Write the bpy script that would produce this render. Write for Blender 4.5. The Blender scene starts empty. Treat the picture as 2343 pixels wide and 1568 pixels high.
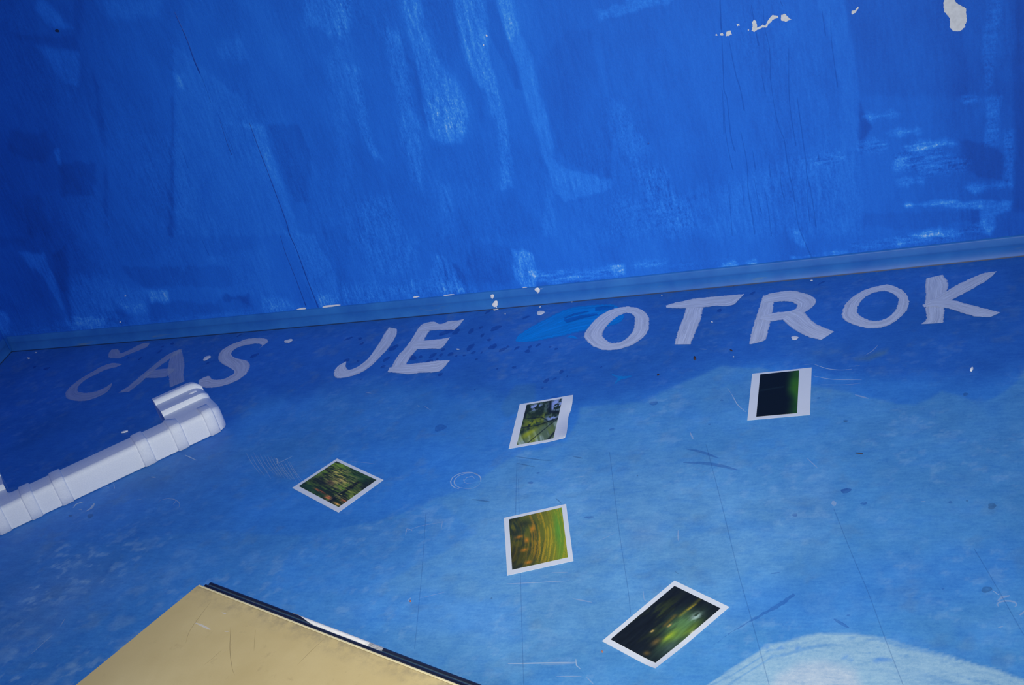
import bpy, math, random
import numpy as np
from mathutils import Matrix, Vector

# ------------------------------------------------------------------ camera
W, H = 2343, 1568
FPX = 2845.0
PITCH, ROLL, CAM_H = math.radians(26.37), math.radians(-15.67), 1.12
SC = bpy.context.scene
COL = SC.collection
fwd = np.array([0, math.cos(PITCH), -math.sin(PITCH)])
_r = np.array([1.0, 0, 0]); _u = np.cross(_r, fwd)
_c, _s = math.cos(ROLL), math.sin(ROLL)
CR = _c * _r + _s * _u
CU = -_s * _r + _c * _u
CC = np.array([0, 0, CAM_H])
cam = bpy.data.cameras.new('camera')
cam.sensor_fit = 'HORIZONTAL'; cam.sensor_width = 36.0; cam.lens = FPX / W * 36.0
cam.clip_start = 0.02
camo = bpy.data.objects.new('camera', cam); COL.objects.link(camo)
m = Matrix.Identity(4)
for i in range(3):
    m[i][0] = CR[i]; m[i][1] = CU[i]; m[i][2] = -fwd[i]; m[i][3] = CC[i]
camo.matrix_world = m
SC.camera = camo

# ------------------------------------------------------------------ light
world = bpy.data.worlds.new('world'); SC.world = world
world.use_nodes = True
bg = world.node_tree.nodes['Background']
bg.inputs[0].default_value = (0.05, 0.38, 1.0, 1)
bg.inputs[1].default_value = 0.24

def area(name, loc, target, sx, sy, power, color, spread=180):
    l = bpy.data.lights.new(name, 'AREA'); l.shape = 'RECTANGLE'
    l.size, l.size_y, l.energy, l.color = sx, sy, power, color
    l.spread = math.radians(spread)
    o = bpy.data.objects.new(name, l); COL.objects.link(o)
    o.location = loc
    o.rotation_euler = (Vector(target) - Vector(loc)).to_track_quat('-Z', 'Y').to_euler()
    return o
# the photographer's flash, in the camera's hot shoe just above the lens
fl_pos = CC + CU * 0.05 - fwd * 0.02
area('camera_flash', tuple(fl_pos), tuple(fl_pos + fwd * 2 + CR * 0.05), 0.07, 0.045, 11.8, (1.0, 0.96, 0.87), 92)

SC.view_settings.view_transform = 'Standard'
SC.view_settings.look = 'None'
SC.view_settings.gamma = 1.0
SC.view_settings.use_curve_mapping = False
SC.view_settings.exposure = 0.0

# ------------------------------------------------------------------ helpers
rng = np.random.RandomState(7)

def ray(px, py):
    return (px - W / 2) / FPX * CR - (py - H / 2) / FPX * CU + fwd

def on_z(px, py, z=0.0):
    d = ray(px, py); return CC + d * ((z - CAM_H) / d[2])

# frame of the back wall: origin at the foot of the skirting in the left corner
P0 = on_z(27.5, 805.8)
D = np.array([0.91701783, -0.39884621, 0.0])     # along the wall, to the right
N = np.array([0.39884621, 0.91701783, 0.0])      # into the wall
WL = 2.392
def bow(s):
    return -0.0155 * 4 * s * (WL - s) / WL ** 2
WALL_Y = 0.010

def to_local(q):
    v = q - P0
    return np.array([v @ D, v @ N, q[2]])

def fl(px, py, z=0.0):            # photo point -> floor, in the room frame
    return to_local(on_z(px, py, z))

def wl(px, py, off=0.0):          # photo point -> wall surface, in the room frame
    y = 0.0
    for _ in range(4):
        d = ray(px, py)
        t = ((P0 + y * N - CC) @ N) / (d @ N)
        q = to_local(CC + t * d)
        y = WALL_Y + bow(q[0]) - off
    q[1] = y
    return q

def bb(px, py, off=0.0065):       # photo point -> face of the skirting
    y = 0.0
    for _ in range(4):
        d = ray(px, py)
        t = ((P0 + y * N - CC) @ N) / (d @ N)
        q = to_local(CC + t * d)
        y = WALL_Y + bow(q[0]) - off - max(0.0, 0.012 - q[2]) * 0.25
    q[1] = y
    return q

def project(L):                   # room-frame points (n,3) -> photo points
    Wd = P0 + L[:, :1] * D + L[:, 1:2] * N
    Wd[:, 2] = L[:, 2]
    v = Wd - CC
    k = v @ fwd
    k = np.where(k < 0.15, 0.15, k)
    return W / 2 + FPX * (v @ CR) / k, H / 2 - FPX * (v @ CU) / k

ROOM = Matrix.Identity(4)
for i in range(3):
    ROOM[i][0] = D[i]; ROOM[i][1] = N[i]; ROOM[i][2] = (0, 0, 1)[i]; ROOM[i][3] = (P0[0], P0[1], 0)[i]

def lin(c):
    c = np.asarray(c, float) / 255.0
    return np.where(c <= 0.04045, c / 12.92, ((c + 0.055) / 1.055) ** 2.4)

def hash2(ix, iy, seed):
    h = (ix.astype(np.int64) * 374761393 + iy.astype(np.int64) * 668265263 + seed * 974634777) & 0x7fffffff
    h = ((h ^ (h >> 13)) * 1274126177) & 0x7fffffff
    h = (h ^ (h >> 16)) & 0xffff
    return h / 65535.0

def vnoise(x, y, seed=0):
    x = np.asarray(x, float); y = np.asarray(y, float)
    ix = np.floor(x); iy = np.floor(y)
    fx = x - ix; fy = y - iy
    fx = fx * fx * (3 - 2 * fx); fy = fy * fy * (3 - 2 * fy)
    a = hash2(ix, iy, seed); b = hash2(ix + 1, iy, seed)
    c = hash2(ix, iy + 1, seed); d = hash2(ix + 1, iy + 1, seed)
    return (a * (1 - fx) + b * fx) * (1 - fy) + (c * (1 - fx) + d * fx) * fy

def fbm(x, y, seed=0, octv=4):
    v = 0; a = 0.5; t = 0
    for o in range(octv):
        v = v + a * vnoise(x * 2 ** o, y * 2 ** o, seed + o * 17); t += a; a *= 0.55
    return v / t

def sstep(a, b, x):
    t = np.clip((x - a) / (b - a), 0, 1)
    return t * t * (3 - 2 * t)

def sdist(px, py, poly):          # signed distance to a polygon, inside positive
    poly = np.asarray(poly, float)
    d2 = np.full(px.shape, 1e18); ins = np.zeros(px.shape, bool)
    n = len(poly)
    for i in range(n):
        ax, ay = poly[i]; bx, by = poly[(i + 1) % n]
        ex, ey = bx - ax, by - ay
        t = np.clip(((px - ax) * ex + (py - ay) * ey) / (ex * ex + ey * ey + 1e-9), 0, 1)
        dx = px - ax - t * ex; dy = py - ay - t * ey
        d2 = np.minimum(d2, dx * dx + dy * dy)
        c = ((ay > py) != (by > py))
        with np.errstate(divide='ignore', invalid='ignore'):
            xx = ex * (py - ay) / (ey if ey else 1e-9) + ax
        ins ^= c & (px < xx)
    d = np.sqrt(d2)
    return np.where(ins, d, -d)

def polymask(px, py, poly, soft, warp=None):
    poly = np.asarray(poly, float)
    out = np.zeros(px.shape)
    pad = soft + 30
    sel = (px > poly[:, 0].min() - pad) & (px < poly[:, 0].max() + pad) & \
          (py > poly[:, 1].min() - pad) & (py < poly[:, 1].max() + pad)
    if not sel.any():
        return out
    d = sdist(px[sel], py[sel], poly)
    if warp is not None:
        d = d + warp[sel]
    out[sel] = sstep(-soft, soft, d)
    return out

def crop(ox, oy, sc=2323 / 800.0):    # points read off an enlarged detail of the photograph
    return lambda pts: [(ox + x / sc, oy + y / sc) for x, y in pts]
c1, c2, c3 = crop(0, 0), crop(780, 0), crop(1543, 0)
cA, cB, cC = crop(0, 520), crop(780, 520), crop(1543, 520)
r1, r2, r3 = crop(0, 1028), crop(780, 1028), crop(1543, 1028)

def catmull(pts, step):
    pts = [np.asarray(p, float) for p in pts]
    if len(pts) == 2:
        n = max(2, int(np.linalg.norm(pts[1] - pts[0]) / step) + 1)
        return [pts[0] + (pts[1] - pts[0]) * i / (n - 1) for i in range(n)]
    P = [2 * pts[0] - pts[1]] + pts + [2 * pts[-1] - pts[-2]]
    out = []
    for i in range(1, len(P) - 2):
        a, b, c, d = P[i - 1], P[i], P[i + 1], P[i + 2]
        n = max(1, int(np.linalg.norm(c - b) / step))
        for k in range(n):
            t = k / n
            out.append(0.5 * ((2 * b) + (c - a) * t + (2 * a - 5 * b + 4 * c - d) * t * t + (3 * b - a - 3 * c + d) * t ** 3))
    out.append(P[-2])
    return out

class MB:
    def __init__(s):
        s.v = []; s.f = []; s.uv = []
    def add(s, verts, faces, uv=None):
        o = len(s.v)
        s.v += [tuple(map(float, p)) for p in verts]
        s.f += [tuple(i + o for i in f) for f in faces]
        s.uv += list(uv) if uv is not None else [(0.0, 0.0)] * len(verts)
    def build(s, name, mat, parent=None, smooth=False):
        me = bpy.data.meshes.new(name)
        me.from_pydata(s.v, [], s.f)
        l = me.uv_layers.new(name='UVMap')
        idx = np.zeros(len(me.loops), np.int32); me.loops.foreach_get('vertex_index', idx)
        l.data.foreach_set('uv', np.asarray(s.uv, np.float32)[idx].ravel())
        if smooth:
            me.polygons.foreach_set('use_smooth', [True] * len(me.polygons))
        me.materials.append(mat)
        return link(name, me, parent)

def link(name, me, parent=None):
    o = bpy.data.objects.new(name, me); COL.objects.link(o)
    if parent is not None:
        o.parent = parent
    return o

def tag(o, label=None, cat=None, group=None, kind=None):
    if label: o['label'] = label
    if cat: o['category'] = cat
    if group: o['group'] = group
    if kind: o['kind'] = kind
    return o

def empty(name, mat=None):
    o = bpy.data.objects.new(name, None); COL.objects.link(o)
    o.empty_display_size = 0.05
    if mat is not None: o.matrix_world = mat
    return o

def box(mb, a, b):
    x0, y0, z0 = a; x1, y1, z1 = b
    v = [(x0, y0, z0), (x1, y0, z0), (x1, y1, z0), (x0, y1, z0), (x0, y0, z1), (x1, y0, z1), (x1, y1, z1), (x0, y1, z1)]
    mb.add(v, [(0, 3, 2, 1), (4, 5, 6, 7), (0, 1, 5, 4), (1, 2, 6, 5), (2, 3, 7, 6), (3, 0, 4, 7)])

def grid_mesh(name, V, nx, ny, flip=False):
    me = bpy.data.meshes.new(name)
    i = np.arange(nx - 1)[None, :] + np.arange(ny - 1)[:, None] * nx
    q = np.stack([i, i + 1, i + 1 + nx, i + nx], -1).reshape(-1, 4)
    if flip: q = q[:, ::-1]
    nf = len(q)
    me.vertices.add(len(V)); me.vertices.foreach_set('co', np.ascontiguousarray(V, np.float32).ravel())
    me.loops.add(nf * 4); me.loops.foreach_set('vertex_index', np.ascontiguousarray(q, np.int32).ravel())
    me.polygons.add(nf)
    me.polygons.foreach_set('loop_start', np.arange(nf, dtype=np.int32) * 4)
    me.polygons.foreach_set('loop_total', np.full(nf, 4, np.int32))
    me.polygons.foreach_set('use_smooth', np.ones(nf, bool))
    me.update(calc_edges=True)
    return me

def col_attr(me, name, rgb):
    a = me.attributes.new(name, 'FLOAT_COLOR', 'POINT')
    c = np.ones((len(rgb), 4), np.float32); c[:, :3] = rgb
    a.data.foreach_set('color', c.ravel())

def flt_attr(me, name, v):
    a = me.attributes.new(name, 'FLOAT', 'POINT')
    a.data.foreach_set('value', np.asarray(v, np.float32))

# ------------------------------------------------------------------ materials
class NT:
    def __init__(s, name):
        s.m = bpy.data.materials.new(name); s.m.use_nodes = True
        s.t = s.m.node_tree; s.p = s.t.nodes['Principled BSDF']; s.out = s.t.nodes['Material Output']
    def n(s, typ, **kw):
        o = s.t.nodes.new(typ)
        for k, v in kw.items(): setattr(o, k, v)
        return o
    def l(s, a, b): s.t.links.new(a, b)
    def val(s, sock, v):
        if hasattr(v, 'is_output'): s.l(v, sock)
        else: sock.default_value = v
    def math(s, op, a, b=0.0, clamp=False):
        o = s.n('ShaderNodeMath', operation=op, use_clamp=clamp)
        s.val(o.inputs[0], a); s.val(o.inputs[1], b); return o.outputs[0]
    def mix(s, f, a, b, mode='MIX'):
        o = s.n('ShaderNodeMix', data_type='RGBA', blend_type=mode)
        s.val(o.inputs['Factor'], f)
        for k, v in ((6, a), (7, b)):
            s.val(o.inputs[k], v if hasattr(v, 'is_output') else (*v, 1))
        return o.outputs[2]
    def obj(s): return s.n('ShaderNodeTexCoord').outputs['Object']
    def uv(s): return s.n('ShaderNodeTexCoord').outputs['UV']
    def mapping(s, vec, scale=(1, 1, 1), rot=(0, 0, 0)):
        o = s.n('ShaderNodeMapping'); s.l(vec, o.inputs[0])
        o.inputs['Scale'].default_value = scale; o.inputs['Rotation'].default_value = rot
        return o.outputs[0]
    def noise(s, vec, scale, detail=3, rough=0.55):
        o = s.n('ShaderNodeTexNoise'); s.l(vec, o.inputs['Vector'])
        o.inputs['Scale'].default_value = scale; o.inputs['Detail'].default_value = detail
        o.inputs['Roughness'].default_value = rough
        return o.outputs['Fac']
    def remap(s, v, a, b, c=0.0, d=1.0):
        o = s.n('ShaderNodeMapRange'); s.val(o.inputs[0], v)
        for i, x in enumerate((a, b, c, d)): o.inputs[i + 1].default_value = x
        return o.outputs[0]
    def ramp(s, v, stops):
        o = s.n('ShaderNodeValToRGB'); s.val(o.inputs[0], v)
        e = o.color_ramp.elements
        while len(e) < len(stops): e.new(0.5)
        for i, (p, c) in enumerate(stops):
            e[i].position = p; e[i].color = (*c, 1)
        return o.outputs[0]
    def attr(s, name, color=False):
        o = s.n('ShaderNodeAttribute', attribute_name=name)
        return o.outputs['Color'] if color else o.outputs['Fac']
    def bump(s, h, strength, dist=0.001):
        o = s.n('ShaderNodeBump'); s.l(h, o.inputs['Height'])
        o.inputs['Strength'].default_value = strength; o.inputs['Distance'].default_value = dist
        s.l(o.outputs[0], s.p.inputs['Normal'])
    def base(s, c): s.val(s.p.inputs['Base Color'], c if hasattr(c, 'is_output') else (*c, 1))
    def rough(s, r, spec=0.5):
        s.val(s.p.inputs['Roughness'], r); s.p.inputs['Specular IOR Level'].default_value = spec

def plain(name, c, r=0.6, spec=0.3, vary=0.12, scale=60):
    t = NT(name)
    f = t.noise(t.obj(), scale, 4)
    a = tuple(max(0, x * (1 - vary)) for x in c); b = tuple(min(1, x * (1 + vary)) for x in c)
    t.base(t.mix(t.remap(f, 0.3, 0.7), a, b)); t.rough(r, spec)
    return t.m

# wall paint: strokes come from the mesh attributes, bristle grain from stretched noise
t = NT('wall_paint')
o = t.obj()
gv = t.noise(t.mapping(o, (130, 1, 22), (0, math.radians(-14), 0)), 1.0, 4, 0.65)
gh = t.noise(t.mapping(o, (25, 1, 150), (0, math.radians(5), 0)), 1.0, 4, 0.65)
grain = t.noise(t.mapping(o, (1.15, 1, 0.75), (0, math.radians(-20), 0)), 240, 5, 0.75)
soft = t.noise(t.mapping(o, (9, 1, 3.2), (0, math.radians(-14), 0)), 1.0, 4, 0.6)
fine = t.noise(o, 900, 2)
hv = t.attr('sideways')
g = t.math('ADD', t.math('MULTIPLY', gv, t.math('SUBTRACT', 1.0, hv)), t.math('MULTIPLY', gh, hv))
g = t.math('ADD', t.math('MULTIPLY', g, 0.52), t.math('MULTIPLY', grain, 0.48))
g = t.remap(g, 0.39, 0.65, -1.0, 1.15)
tone = t.math('ADD', t.attr('tone'), t.math('MULTIPLY', t.remap(soft, 0.3, 0.7, -1, 1), 0.13))
tone = t.math('ADD', tone, t.math('MULTIPLY', g, t.math('ADD', t.math('MULTIPLY', t.attr('bristle'), 0.34), 0.035)))
tone = t.math('ADD', tone, t.math('MULTIPLY', t.remap(fine, 0.3, 0.7, -1, 1), 0.05))
rc = t.ramp(t.remap(tone, -1, 1), [(0.0, (0.008, 0.045, 0.28)), (0.30, (0.010, 0.105, 0.54)), (0.5, (0.015, 0.165, 0.72)),
                                     (0.70, (0.026, 0.235, 0.86)), (0.86, (0.07, 0.36, 0.90)), (1.0, (0.40, 0.62, 0.90))])
t.base(rc); t.rough(0.62, 0.25)
t.bump(g, 0.25, 0.0006)
M_wall = t.m

t = NT('floor_paint')
o = t.obj()
a = t.attr('paint', True)
f1 = t.noise(o, 38, 5, 0.62); f2 = t.noise(o, 230, 4, 0.7); f3 = t.noise(o, 1100, 2)
st = t.noise(t.mapping(o, (45, 160, 1), (0, 0, math.radians(25))), 1.0, 4, 0.7)
v = t.math('ADD', t.math('MULTIPLY', t.remap(f1, 0.3, 0.7, -1, 1), 0.10), t.math('MULTIPLY', t.remap(f2, 0.3, 0.7, -1, 1), 0.10))
v = t.math('ADD', v, t.math('MULTIPLY', t.remap(f3, 0.3, 0.7, -1, 1), 0.07))
v = t.math('ADD', v, t.math('MULTIPLY', t.remap(st, 0.3, 0.7, -1, 1), 0.10))
lum = t.math('ADD', 1.0, v)
cc = t.n('ShaderNodeCombineColor')
t.l(t.math('ADD', 1.0, t.math('MULTIPLY', v, 1.6)), cc.inputs[0]); t.l(lum, cc.inputs[1])
t.l(t.math('ADD', 1.0, t.math('MULTIPLY', v, 0.45)), cc.inputs[2])
c = t.mix(1.0, a, cc.outputs[0], 'MULTIPLY')
# tiny light chips where the paint has rubbed through
ch = t.math('GREATER_THAN', t.noise(o, 120, 6, 0.8), 0.735)
c = t.mix(t.math('MULTIPLY', ch, 0.35), c, (0.45, 0.62, 0.85))
t.base(c); t.rough(0.55, 0.3); t.bump(f2, 0.10, 0.0005)
M_floor = t.m

def film(name, c, thin=0.25, r=0.5, edge=True, cov=0.9, streak=(9, 70)):
    """brushed-on paint film: streaks run along the stroke and let the ground show through"""
    t = NT(name)
    uv = t.uv()
    s1 = t.noise(t.mapping(uv, (streak[0], streak[1] * 0.16, 1)), 1.0, 5, 0.65)
    s2 = t.noise(t.mapping(uv, (26, 9, 1)), 1.0, 4, 0.6)
    s = t.math('ADD', t.math('MULTIPLY', s1, 0.72), t.math('MULTIPLY', s2, 0.28))
    al = t.remap(s, 0.34, 0.62, cov - thin, min(1.0, cov + 0.08))
    if edge:
        sx = t.n('ShaderNodeSeparateXYZ'); t.l(uv, sx.inputs[0])
        e = t.math('ABSOLUTE', t.math('SUBTRACT', sx.outputs[1], 0.5))
        e = t.remap(t.math('ADD', e, t.math('MULTIPLY', t.math('SUBTRACT', s1, 0.5), 0.22)), 0.44, 0.53, 1.0, 0.35)
        al = t.math('MULTIPLY', al, e)
    hi = t.mix(t.remap(s1, 0.3, 0.7), tuple(x * 0.90 for x in c), tuple(min(1, x * 1.08) for x in c))
    t.base(hi); t.rough(r, 0.3); t.l(al, t.p.inputs['Alpha'])
    return t.m

M_letter = film('white_letter_paint', (0.72, 0.78, 0.89), 0.26, cov=0.90)
M_letter_thin = film('thin_white_letter_paint', (0.58, 0.66, 0.80), 0.14, cov=0.46)
M_letter_mid = film('medium_white_letter_paint', (0.70, 0.75, 0.87), 0.20, cov=0.76)
M_turq = film('turquoise_paint', (0.003, 0.30, 0.88), 0.40, cov=1.0, streak=(6, 90))
M_turq_thin = film('thin_turquoise_paint', (0.01, 0.34, 0.88), 0.3, cov=0.55)
M_dark = film('dark_blue_spatter', (0.012, 0.070, 0.42), 0.12, cov=0.32, edge=False)
M_dark_faint = film('faint_blue_spatter', (0.012, 0.08, 0.44), 0.08, cov=0.20, edge=False)
M_scratch = film('pale_scratch', (0.52, 0.70, 0.88), 0.3, cov=0.72, edge=False)
M_scratch_faint = film('faint_scratch', (0.52, 0.70, 0.88), 0.2, cov=0.42, edge=False)
M_crack = film('floor_seam_line', (0.03, 0.14, 0.42), 0.12, cov=0.20, edge=False)
M_drip = plain('dark_blue_drip', (0.008, 0.075, 0.42), 0.5, 0.3)
M_drip_faint = film('faint_drip', (0.008, 0.085, 0.45), 0.06, cov=0.17, edge=False)
M_white = plain('white_paint_blob', (0.80, 0.80, 0.80), 0.45, 0.4, 0.04)
M_plaster = plain('bare_plaster', (0.72, 0.72, 0.70), 0.9, 0.1, 0.10, 120)
M_stain = film('dark_stain', (0.04, 0.10, 0.22), 0.12, cov=0.24, edge=False)

# ------------------------------------------------------------------ floor
xs = np.concatenate([np.linspace(-0.3, -0.01, 6), np.arange(0.0, 2.46, 0.0034), np.linspace(2.47, 3.6, 20)])
ys = np.concatenate([np.linspace(-3.4, -1.2, 26), np.arange(-1.17, 0.013, 0.0034)])
X, Y = np.meshgrid(xs, ys)
V = np.stack([X.ravel(), Y.ravel(), np.zeros(X.size)], 1)
px, py = project(V)
s_, t_ = V[:, 0], -V[:, 1]
# broad soft unevenness
nz = fbm(s_ * 5, t_ * 5, 3, 4) - 0.5
nz2 = fbm(s_ * 16, t_ * 16, 11, 4) - 0.5
warp = (fbm(s_ * 40, t_ * 40, 5, 3) - 0.5) * 16
warp2 = (fbm(s_ * 14, t_ * 14, 6, 3) - 0.5) * 60
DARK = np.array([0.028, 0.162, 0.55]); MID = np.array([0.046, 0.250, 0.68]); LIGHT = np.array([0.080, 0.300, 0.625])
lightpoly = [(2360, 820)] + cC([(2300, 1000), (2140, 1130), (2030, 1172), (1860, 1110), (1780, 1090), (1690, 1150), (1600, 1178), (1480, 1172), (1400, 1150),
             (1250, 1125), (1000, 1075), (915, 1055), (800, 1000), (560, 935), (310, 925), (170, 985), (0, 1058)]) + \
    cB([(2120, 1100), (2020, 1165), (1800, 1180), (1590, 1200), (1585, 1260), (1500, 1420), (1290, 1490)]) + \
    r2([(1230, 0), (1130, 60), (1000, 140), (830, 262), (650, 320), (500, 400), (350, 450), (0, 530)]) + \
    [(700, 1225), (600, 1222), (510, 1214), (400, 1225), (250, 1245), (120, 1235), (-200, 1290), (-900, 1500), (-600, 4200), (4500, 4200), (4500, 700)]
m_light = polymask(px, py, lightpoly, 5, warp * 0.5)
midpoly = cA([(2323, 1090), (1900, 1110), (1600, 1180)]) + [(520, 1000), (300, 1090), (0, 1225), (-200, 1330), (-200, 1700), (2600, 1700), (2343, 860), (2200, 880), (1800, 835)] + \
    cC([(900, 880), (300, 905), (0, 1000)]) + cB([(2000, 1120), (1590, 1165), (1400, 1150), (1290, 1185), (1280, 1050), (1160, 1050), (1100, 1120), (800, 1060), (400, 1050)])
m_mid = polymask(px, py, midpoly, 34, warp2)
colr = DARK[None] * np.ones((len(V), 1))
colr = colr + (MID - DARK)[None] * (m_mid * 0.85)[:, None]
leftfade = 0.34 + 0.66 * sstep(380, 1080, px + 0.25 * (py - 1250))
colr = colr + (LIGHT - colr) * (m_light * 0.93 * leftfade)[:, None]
def tone_poly(poly, soft, amt, target, w=None):
    global colr
    k = polymask(px, py, poly, soft, warp * 0.6 if w is None else w) * amt
    colr = colr + (np.asarray(target)[None] - colr) * k[:, None]
# brushed zones; the first paints the flash's bright centre into the floor colour
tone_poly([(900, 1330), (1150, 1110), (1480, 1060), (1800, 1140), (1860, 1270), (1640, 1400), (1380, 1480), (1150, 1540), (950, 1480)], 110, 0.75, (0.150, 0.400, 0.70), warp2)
tone_poly(cB([(1160, 1050), (1290, 1040), (1290, 1180), (1110, 1270), (1060, 1200)]), 5, 0.5, LIGHT * 0.72)
tone_poly(cB([(-100, 1080), (500, 1110), (560, 1200), (300, 1330), (-150, 1350)]), 60, 0.30, LIGHT * 0.85, warp2)
tone_poly(cB([(760, 1190), (1080, 1160), (1030, 1450), (880, 1500), (700, 1400)]), 50, 0.38, LIGHT * 0.85, warp2)
tone_poly(cA([(1600, 1230), (2323, 1150), (2323, 1568), (1500, 1568)]), 60, 0.22, LIGHT * 0.8, warp2)
tone_poly(r2([(-250, 560), (340, 470), (640, 340), (900, 560), (650, 700), (400, 830), (170, 960), (0, 962), (-500, 930)]), 7, 0.42, MID * 1.08)
tone_poly(r2([(170, 965), (400, 835), (650, 705), (760, 620), (1000, 700), (1050, 900), (720, 930), (420, 1000)]), 30, 0.22, LIGHT * 1.12)
tone_poly(r2([(0, 960), (170, 965), (700, 940), (1050, 960), (1250, 1010), (1150, 1250), (700, 1260), (200, 1200)]), 22, 0.30, MID * 1.3, warp2)
tone_poly(r1([(0, 640), (500, 560), (900, 520), (1500, 545), (1860, 600), (1500, 700), (900, 800), (0, 950)]), 30, 0.34, MID * 0.85, warp2)
tone_poly(r1([(0, 850), (600, 780), (900, 840), (500, 1050), (300, 1300), (0, 1350)]), 60, 0.35, (0.15, 0.30, 0.56), warp2)
tone_poly(r1([(700, 60), (1250, -10), (1500, 100), (1300, 300), (1000, 330)]), 45, 0.30, LIGHT * 0.75, warp2)
tone_poly(r1([(1850, -40), (2300, -60), (2100, 120), (1940, 240), (1760, 190), (1650, 60)]), 30, 0.30, LIGHT * 0.85, warp2)
tone_poly(r3([(700, 880), (1350, 760), (2100, 640), (2323, 660), (2323, 900), (1800, 1030), (1250, 1100), (850, 1150), (300, 1100), (500, 960)]), 45, 0.52, (0.045, 0.25, 0.72), warp2)
tone_poly(r3([(2080, 560), (2343, 520), (2343, 650), (2060, 680)]), 18, 0.25, MID * 0.9)
tone_poly(r3([(1330, 1110), (2300, 1230), (2343, 1400), (1900, 1330), (1420, 1210)]), 25, 0.35, LIGHT * 1.15, warp2)
tone_poly(r3([(-150, 1230), (250, 1240), (540, 1270), (300, 1420), (150, 1568), (-400, 1568)]), 40, 0.30, LIGHT * 1.05, warp2)
tone_poly(r3([(1450, 1245), (1700, 1330), (2130, 1450), (2343, 1520), (2343, 1440), (1900, 1330)]), 16, 0.45, (0.05, 0.26, 0.70))
tone_poly(cC([(780, 800), (1000, 780), (1150, 830), (1000, 900), (800, 880)]), 40, 0.30, (0.07, 0.20, 0.38), warp2)
tone_poly(cC([(1160, 860), (1280, 850), (1420, 810), (1410, 840), (1300, 900), (1200, 900)]), 10, 0.45, (0.13, 0.24, 0.16), warp2 * 0.6)
tone_poly(cC([(900, 1050), (1180, 1060), (1150, 1110), (900, 1110)]), 20, 0.22, (0.13, 0.28, 0.40), warp2 * 0.5)
tone_poly(r3([(740, 300), (1050, 270), (1050, 420), (800, 600), (700, 500)]), 50, 0.22, (0.16, 0.33, 0.62), warp2)
tone_poly(r2([(1900, 480), (2100, 470), (2090, 620), (1920, 640)]), 30, 0.35, (0.19, 0.33, 0.58), warp2)
tone_poly(cA([(1200, 1100), (1600, 1080), (1700, 1200), (1500, 1320)]), 40, 0.2, LIGHT * 0.6, warp2)
# worn greyish mottling, stronger at the lower left
mott = sstep(0.52, 0.75, fbm(s_ * 26, t_ * 26, 21, 5))
lowleft = sstep(700, 50, px) * sstep(1120, 1350, py)
colr = colr + (np.array([0.19, 0.40, 0.68])[None] - colr) * (mott * (0.14 * m_light + 0.42 * lowleft))[:, None]
mott2 = sstep(0.58, 0.70, fbm(s_ * 70, t_ * 70, 61, 4)) * sstep(0.40, 0.62, fbm(s_ * 9, t_ * 9, 62, 3))
colr = colr + (np.array([0.24, 0.46, 0.72])[None] - colr) * (mott2 * (0.10 + 0.16 * m_light + 0.40 * lowleft))[:, None]
dk = sstep(0.56, 0.78, fbm(s_ * 19 + 7, t_ * 19, 31, 5))
colr = colr + (np.array([0.055, 0.27, 0.68])[None] - colr) * (0.42 * dk * m_light)[:, None]
dk2 = sstep(0.55, 0.72, fbm(s_ * 34 + t_ * 16, t_ * 90 - s_ * 20, 33, 4))
colr = colr + (np.array([0.075, 0.29, 0.67])[None] - colr) * (0.34 * dk2 * m_light)[:, None]
gr = sstep(0.60, 0.80, fbm(s_ * 30 + 3, t_ * 30, 35, 5))
colr = colr + (np.array([0.13, 0.26, 0.42])[None] - colr) * (0.22 * gr)[:, None]
colr = colr * (1 + 0.30 * nz + 0.22 * nz2)[:, None]
# the white cloud
arc = (px - 1880) * 0.28 + (py - 1450)
cl = [(1600, 1590)] + r3([(220, 1568), (350, 1480), (470, 1400), (575, 1332), (600, 1300), (720, 1285), (850, 1245), (980, 1222), (1180, 1222), (1350, 1240), (1480, 1280), (1700, 1340),
         (1900, 1400), (2130, 1460), (2323, 1530)]) + [(2480, 1620), (2500, 1800), (2200, 2000), (1700, 1950), (1450, 1750)]
ringd = sdist(px, py, cl)
streak = fbm(ringd / 7.0 + 50, (px + 0.6 * py) / 210.0, 41, 4)
m_c = sstep(-1.6, 1.8, ringd + warp * 0.30)
rub = sstep(0.56, 0.72, streak) * sstep(100, 8, ringd) * m_c
right = sstep(1980, 2200, px)
m_c2 = m_c * (1 - 0.60 * rub) * (1 - 0.28 * right * sstep(0.4, 0.6, streak))
colr = colr + (np.array([0.33, 0.55, 0.70])[None] - colr) * (m_c2 * 0.97)[:, None]
inner = polymask(px, py, r3([(640, 1568), (690, 1490), (820, 1420), (1000, 1410), (1220, 1450), (1250, 1568), (1300, 1800), (600, 1800)]), 18, warp2 * 0.5)
colr = colr + (np.array([0.56, 0.64, 0.72])[None] - colr) * (inner * m_c * 0.62)[:, None]
for q in ([(590, 1310), (740, 1300), (860, 1290), (820, 1350), (640, 1350)], [(1110, 1370), (1200, 1360), (1180, 1410), (1120, 1400)], [(1310, 1370), (1450, 1380), (1460, 1420), (1320, 1420)]):
    k = polymask(px, py, r3(q), 6, warp * 1.2) * sstep(0.40, 0.6, fbm(s_ * 90, t_ * 90, 77, 3))
    colr = colr + (np.array([0.08, 0.30, 0.72])[None] - colr) * (k * 0.75)[:, None]
colr = np.clip(colr, 0.004, 0.92)
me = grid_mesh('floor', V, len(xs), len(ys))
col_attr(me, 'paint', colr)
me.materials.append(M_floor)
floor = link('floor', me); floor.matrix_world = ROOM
tag(floor, 'blue painted floor with white brushed lettering', kind='structure')

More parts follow.
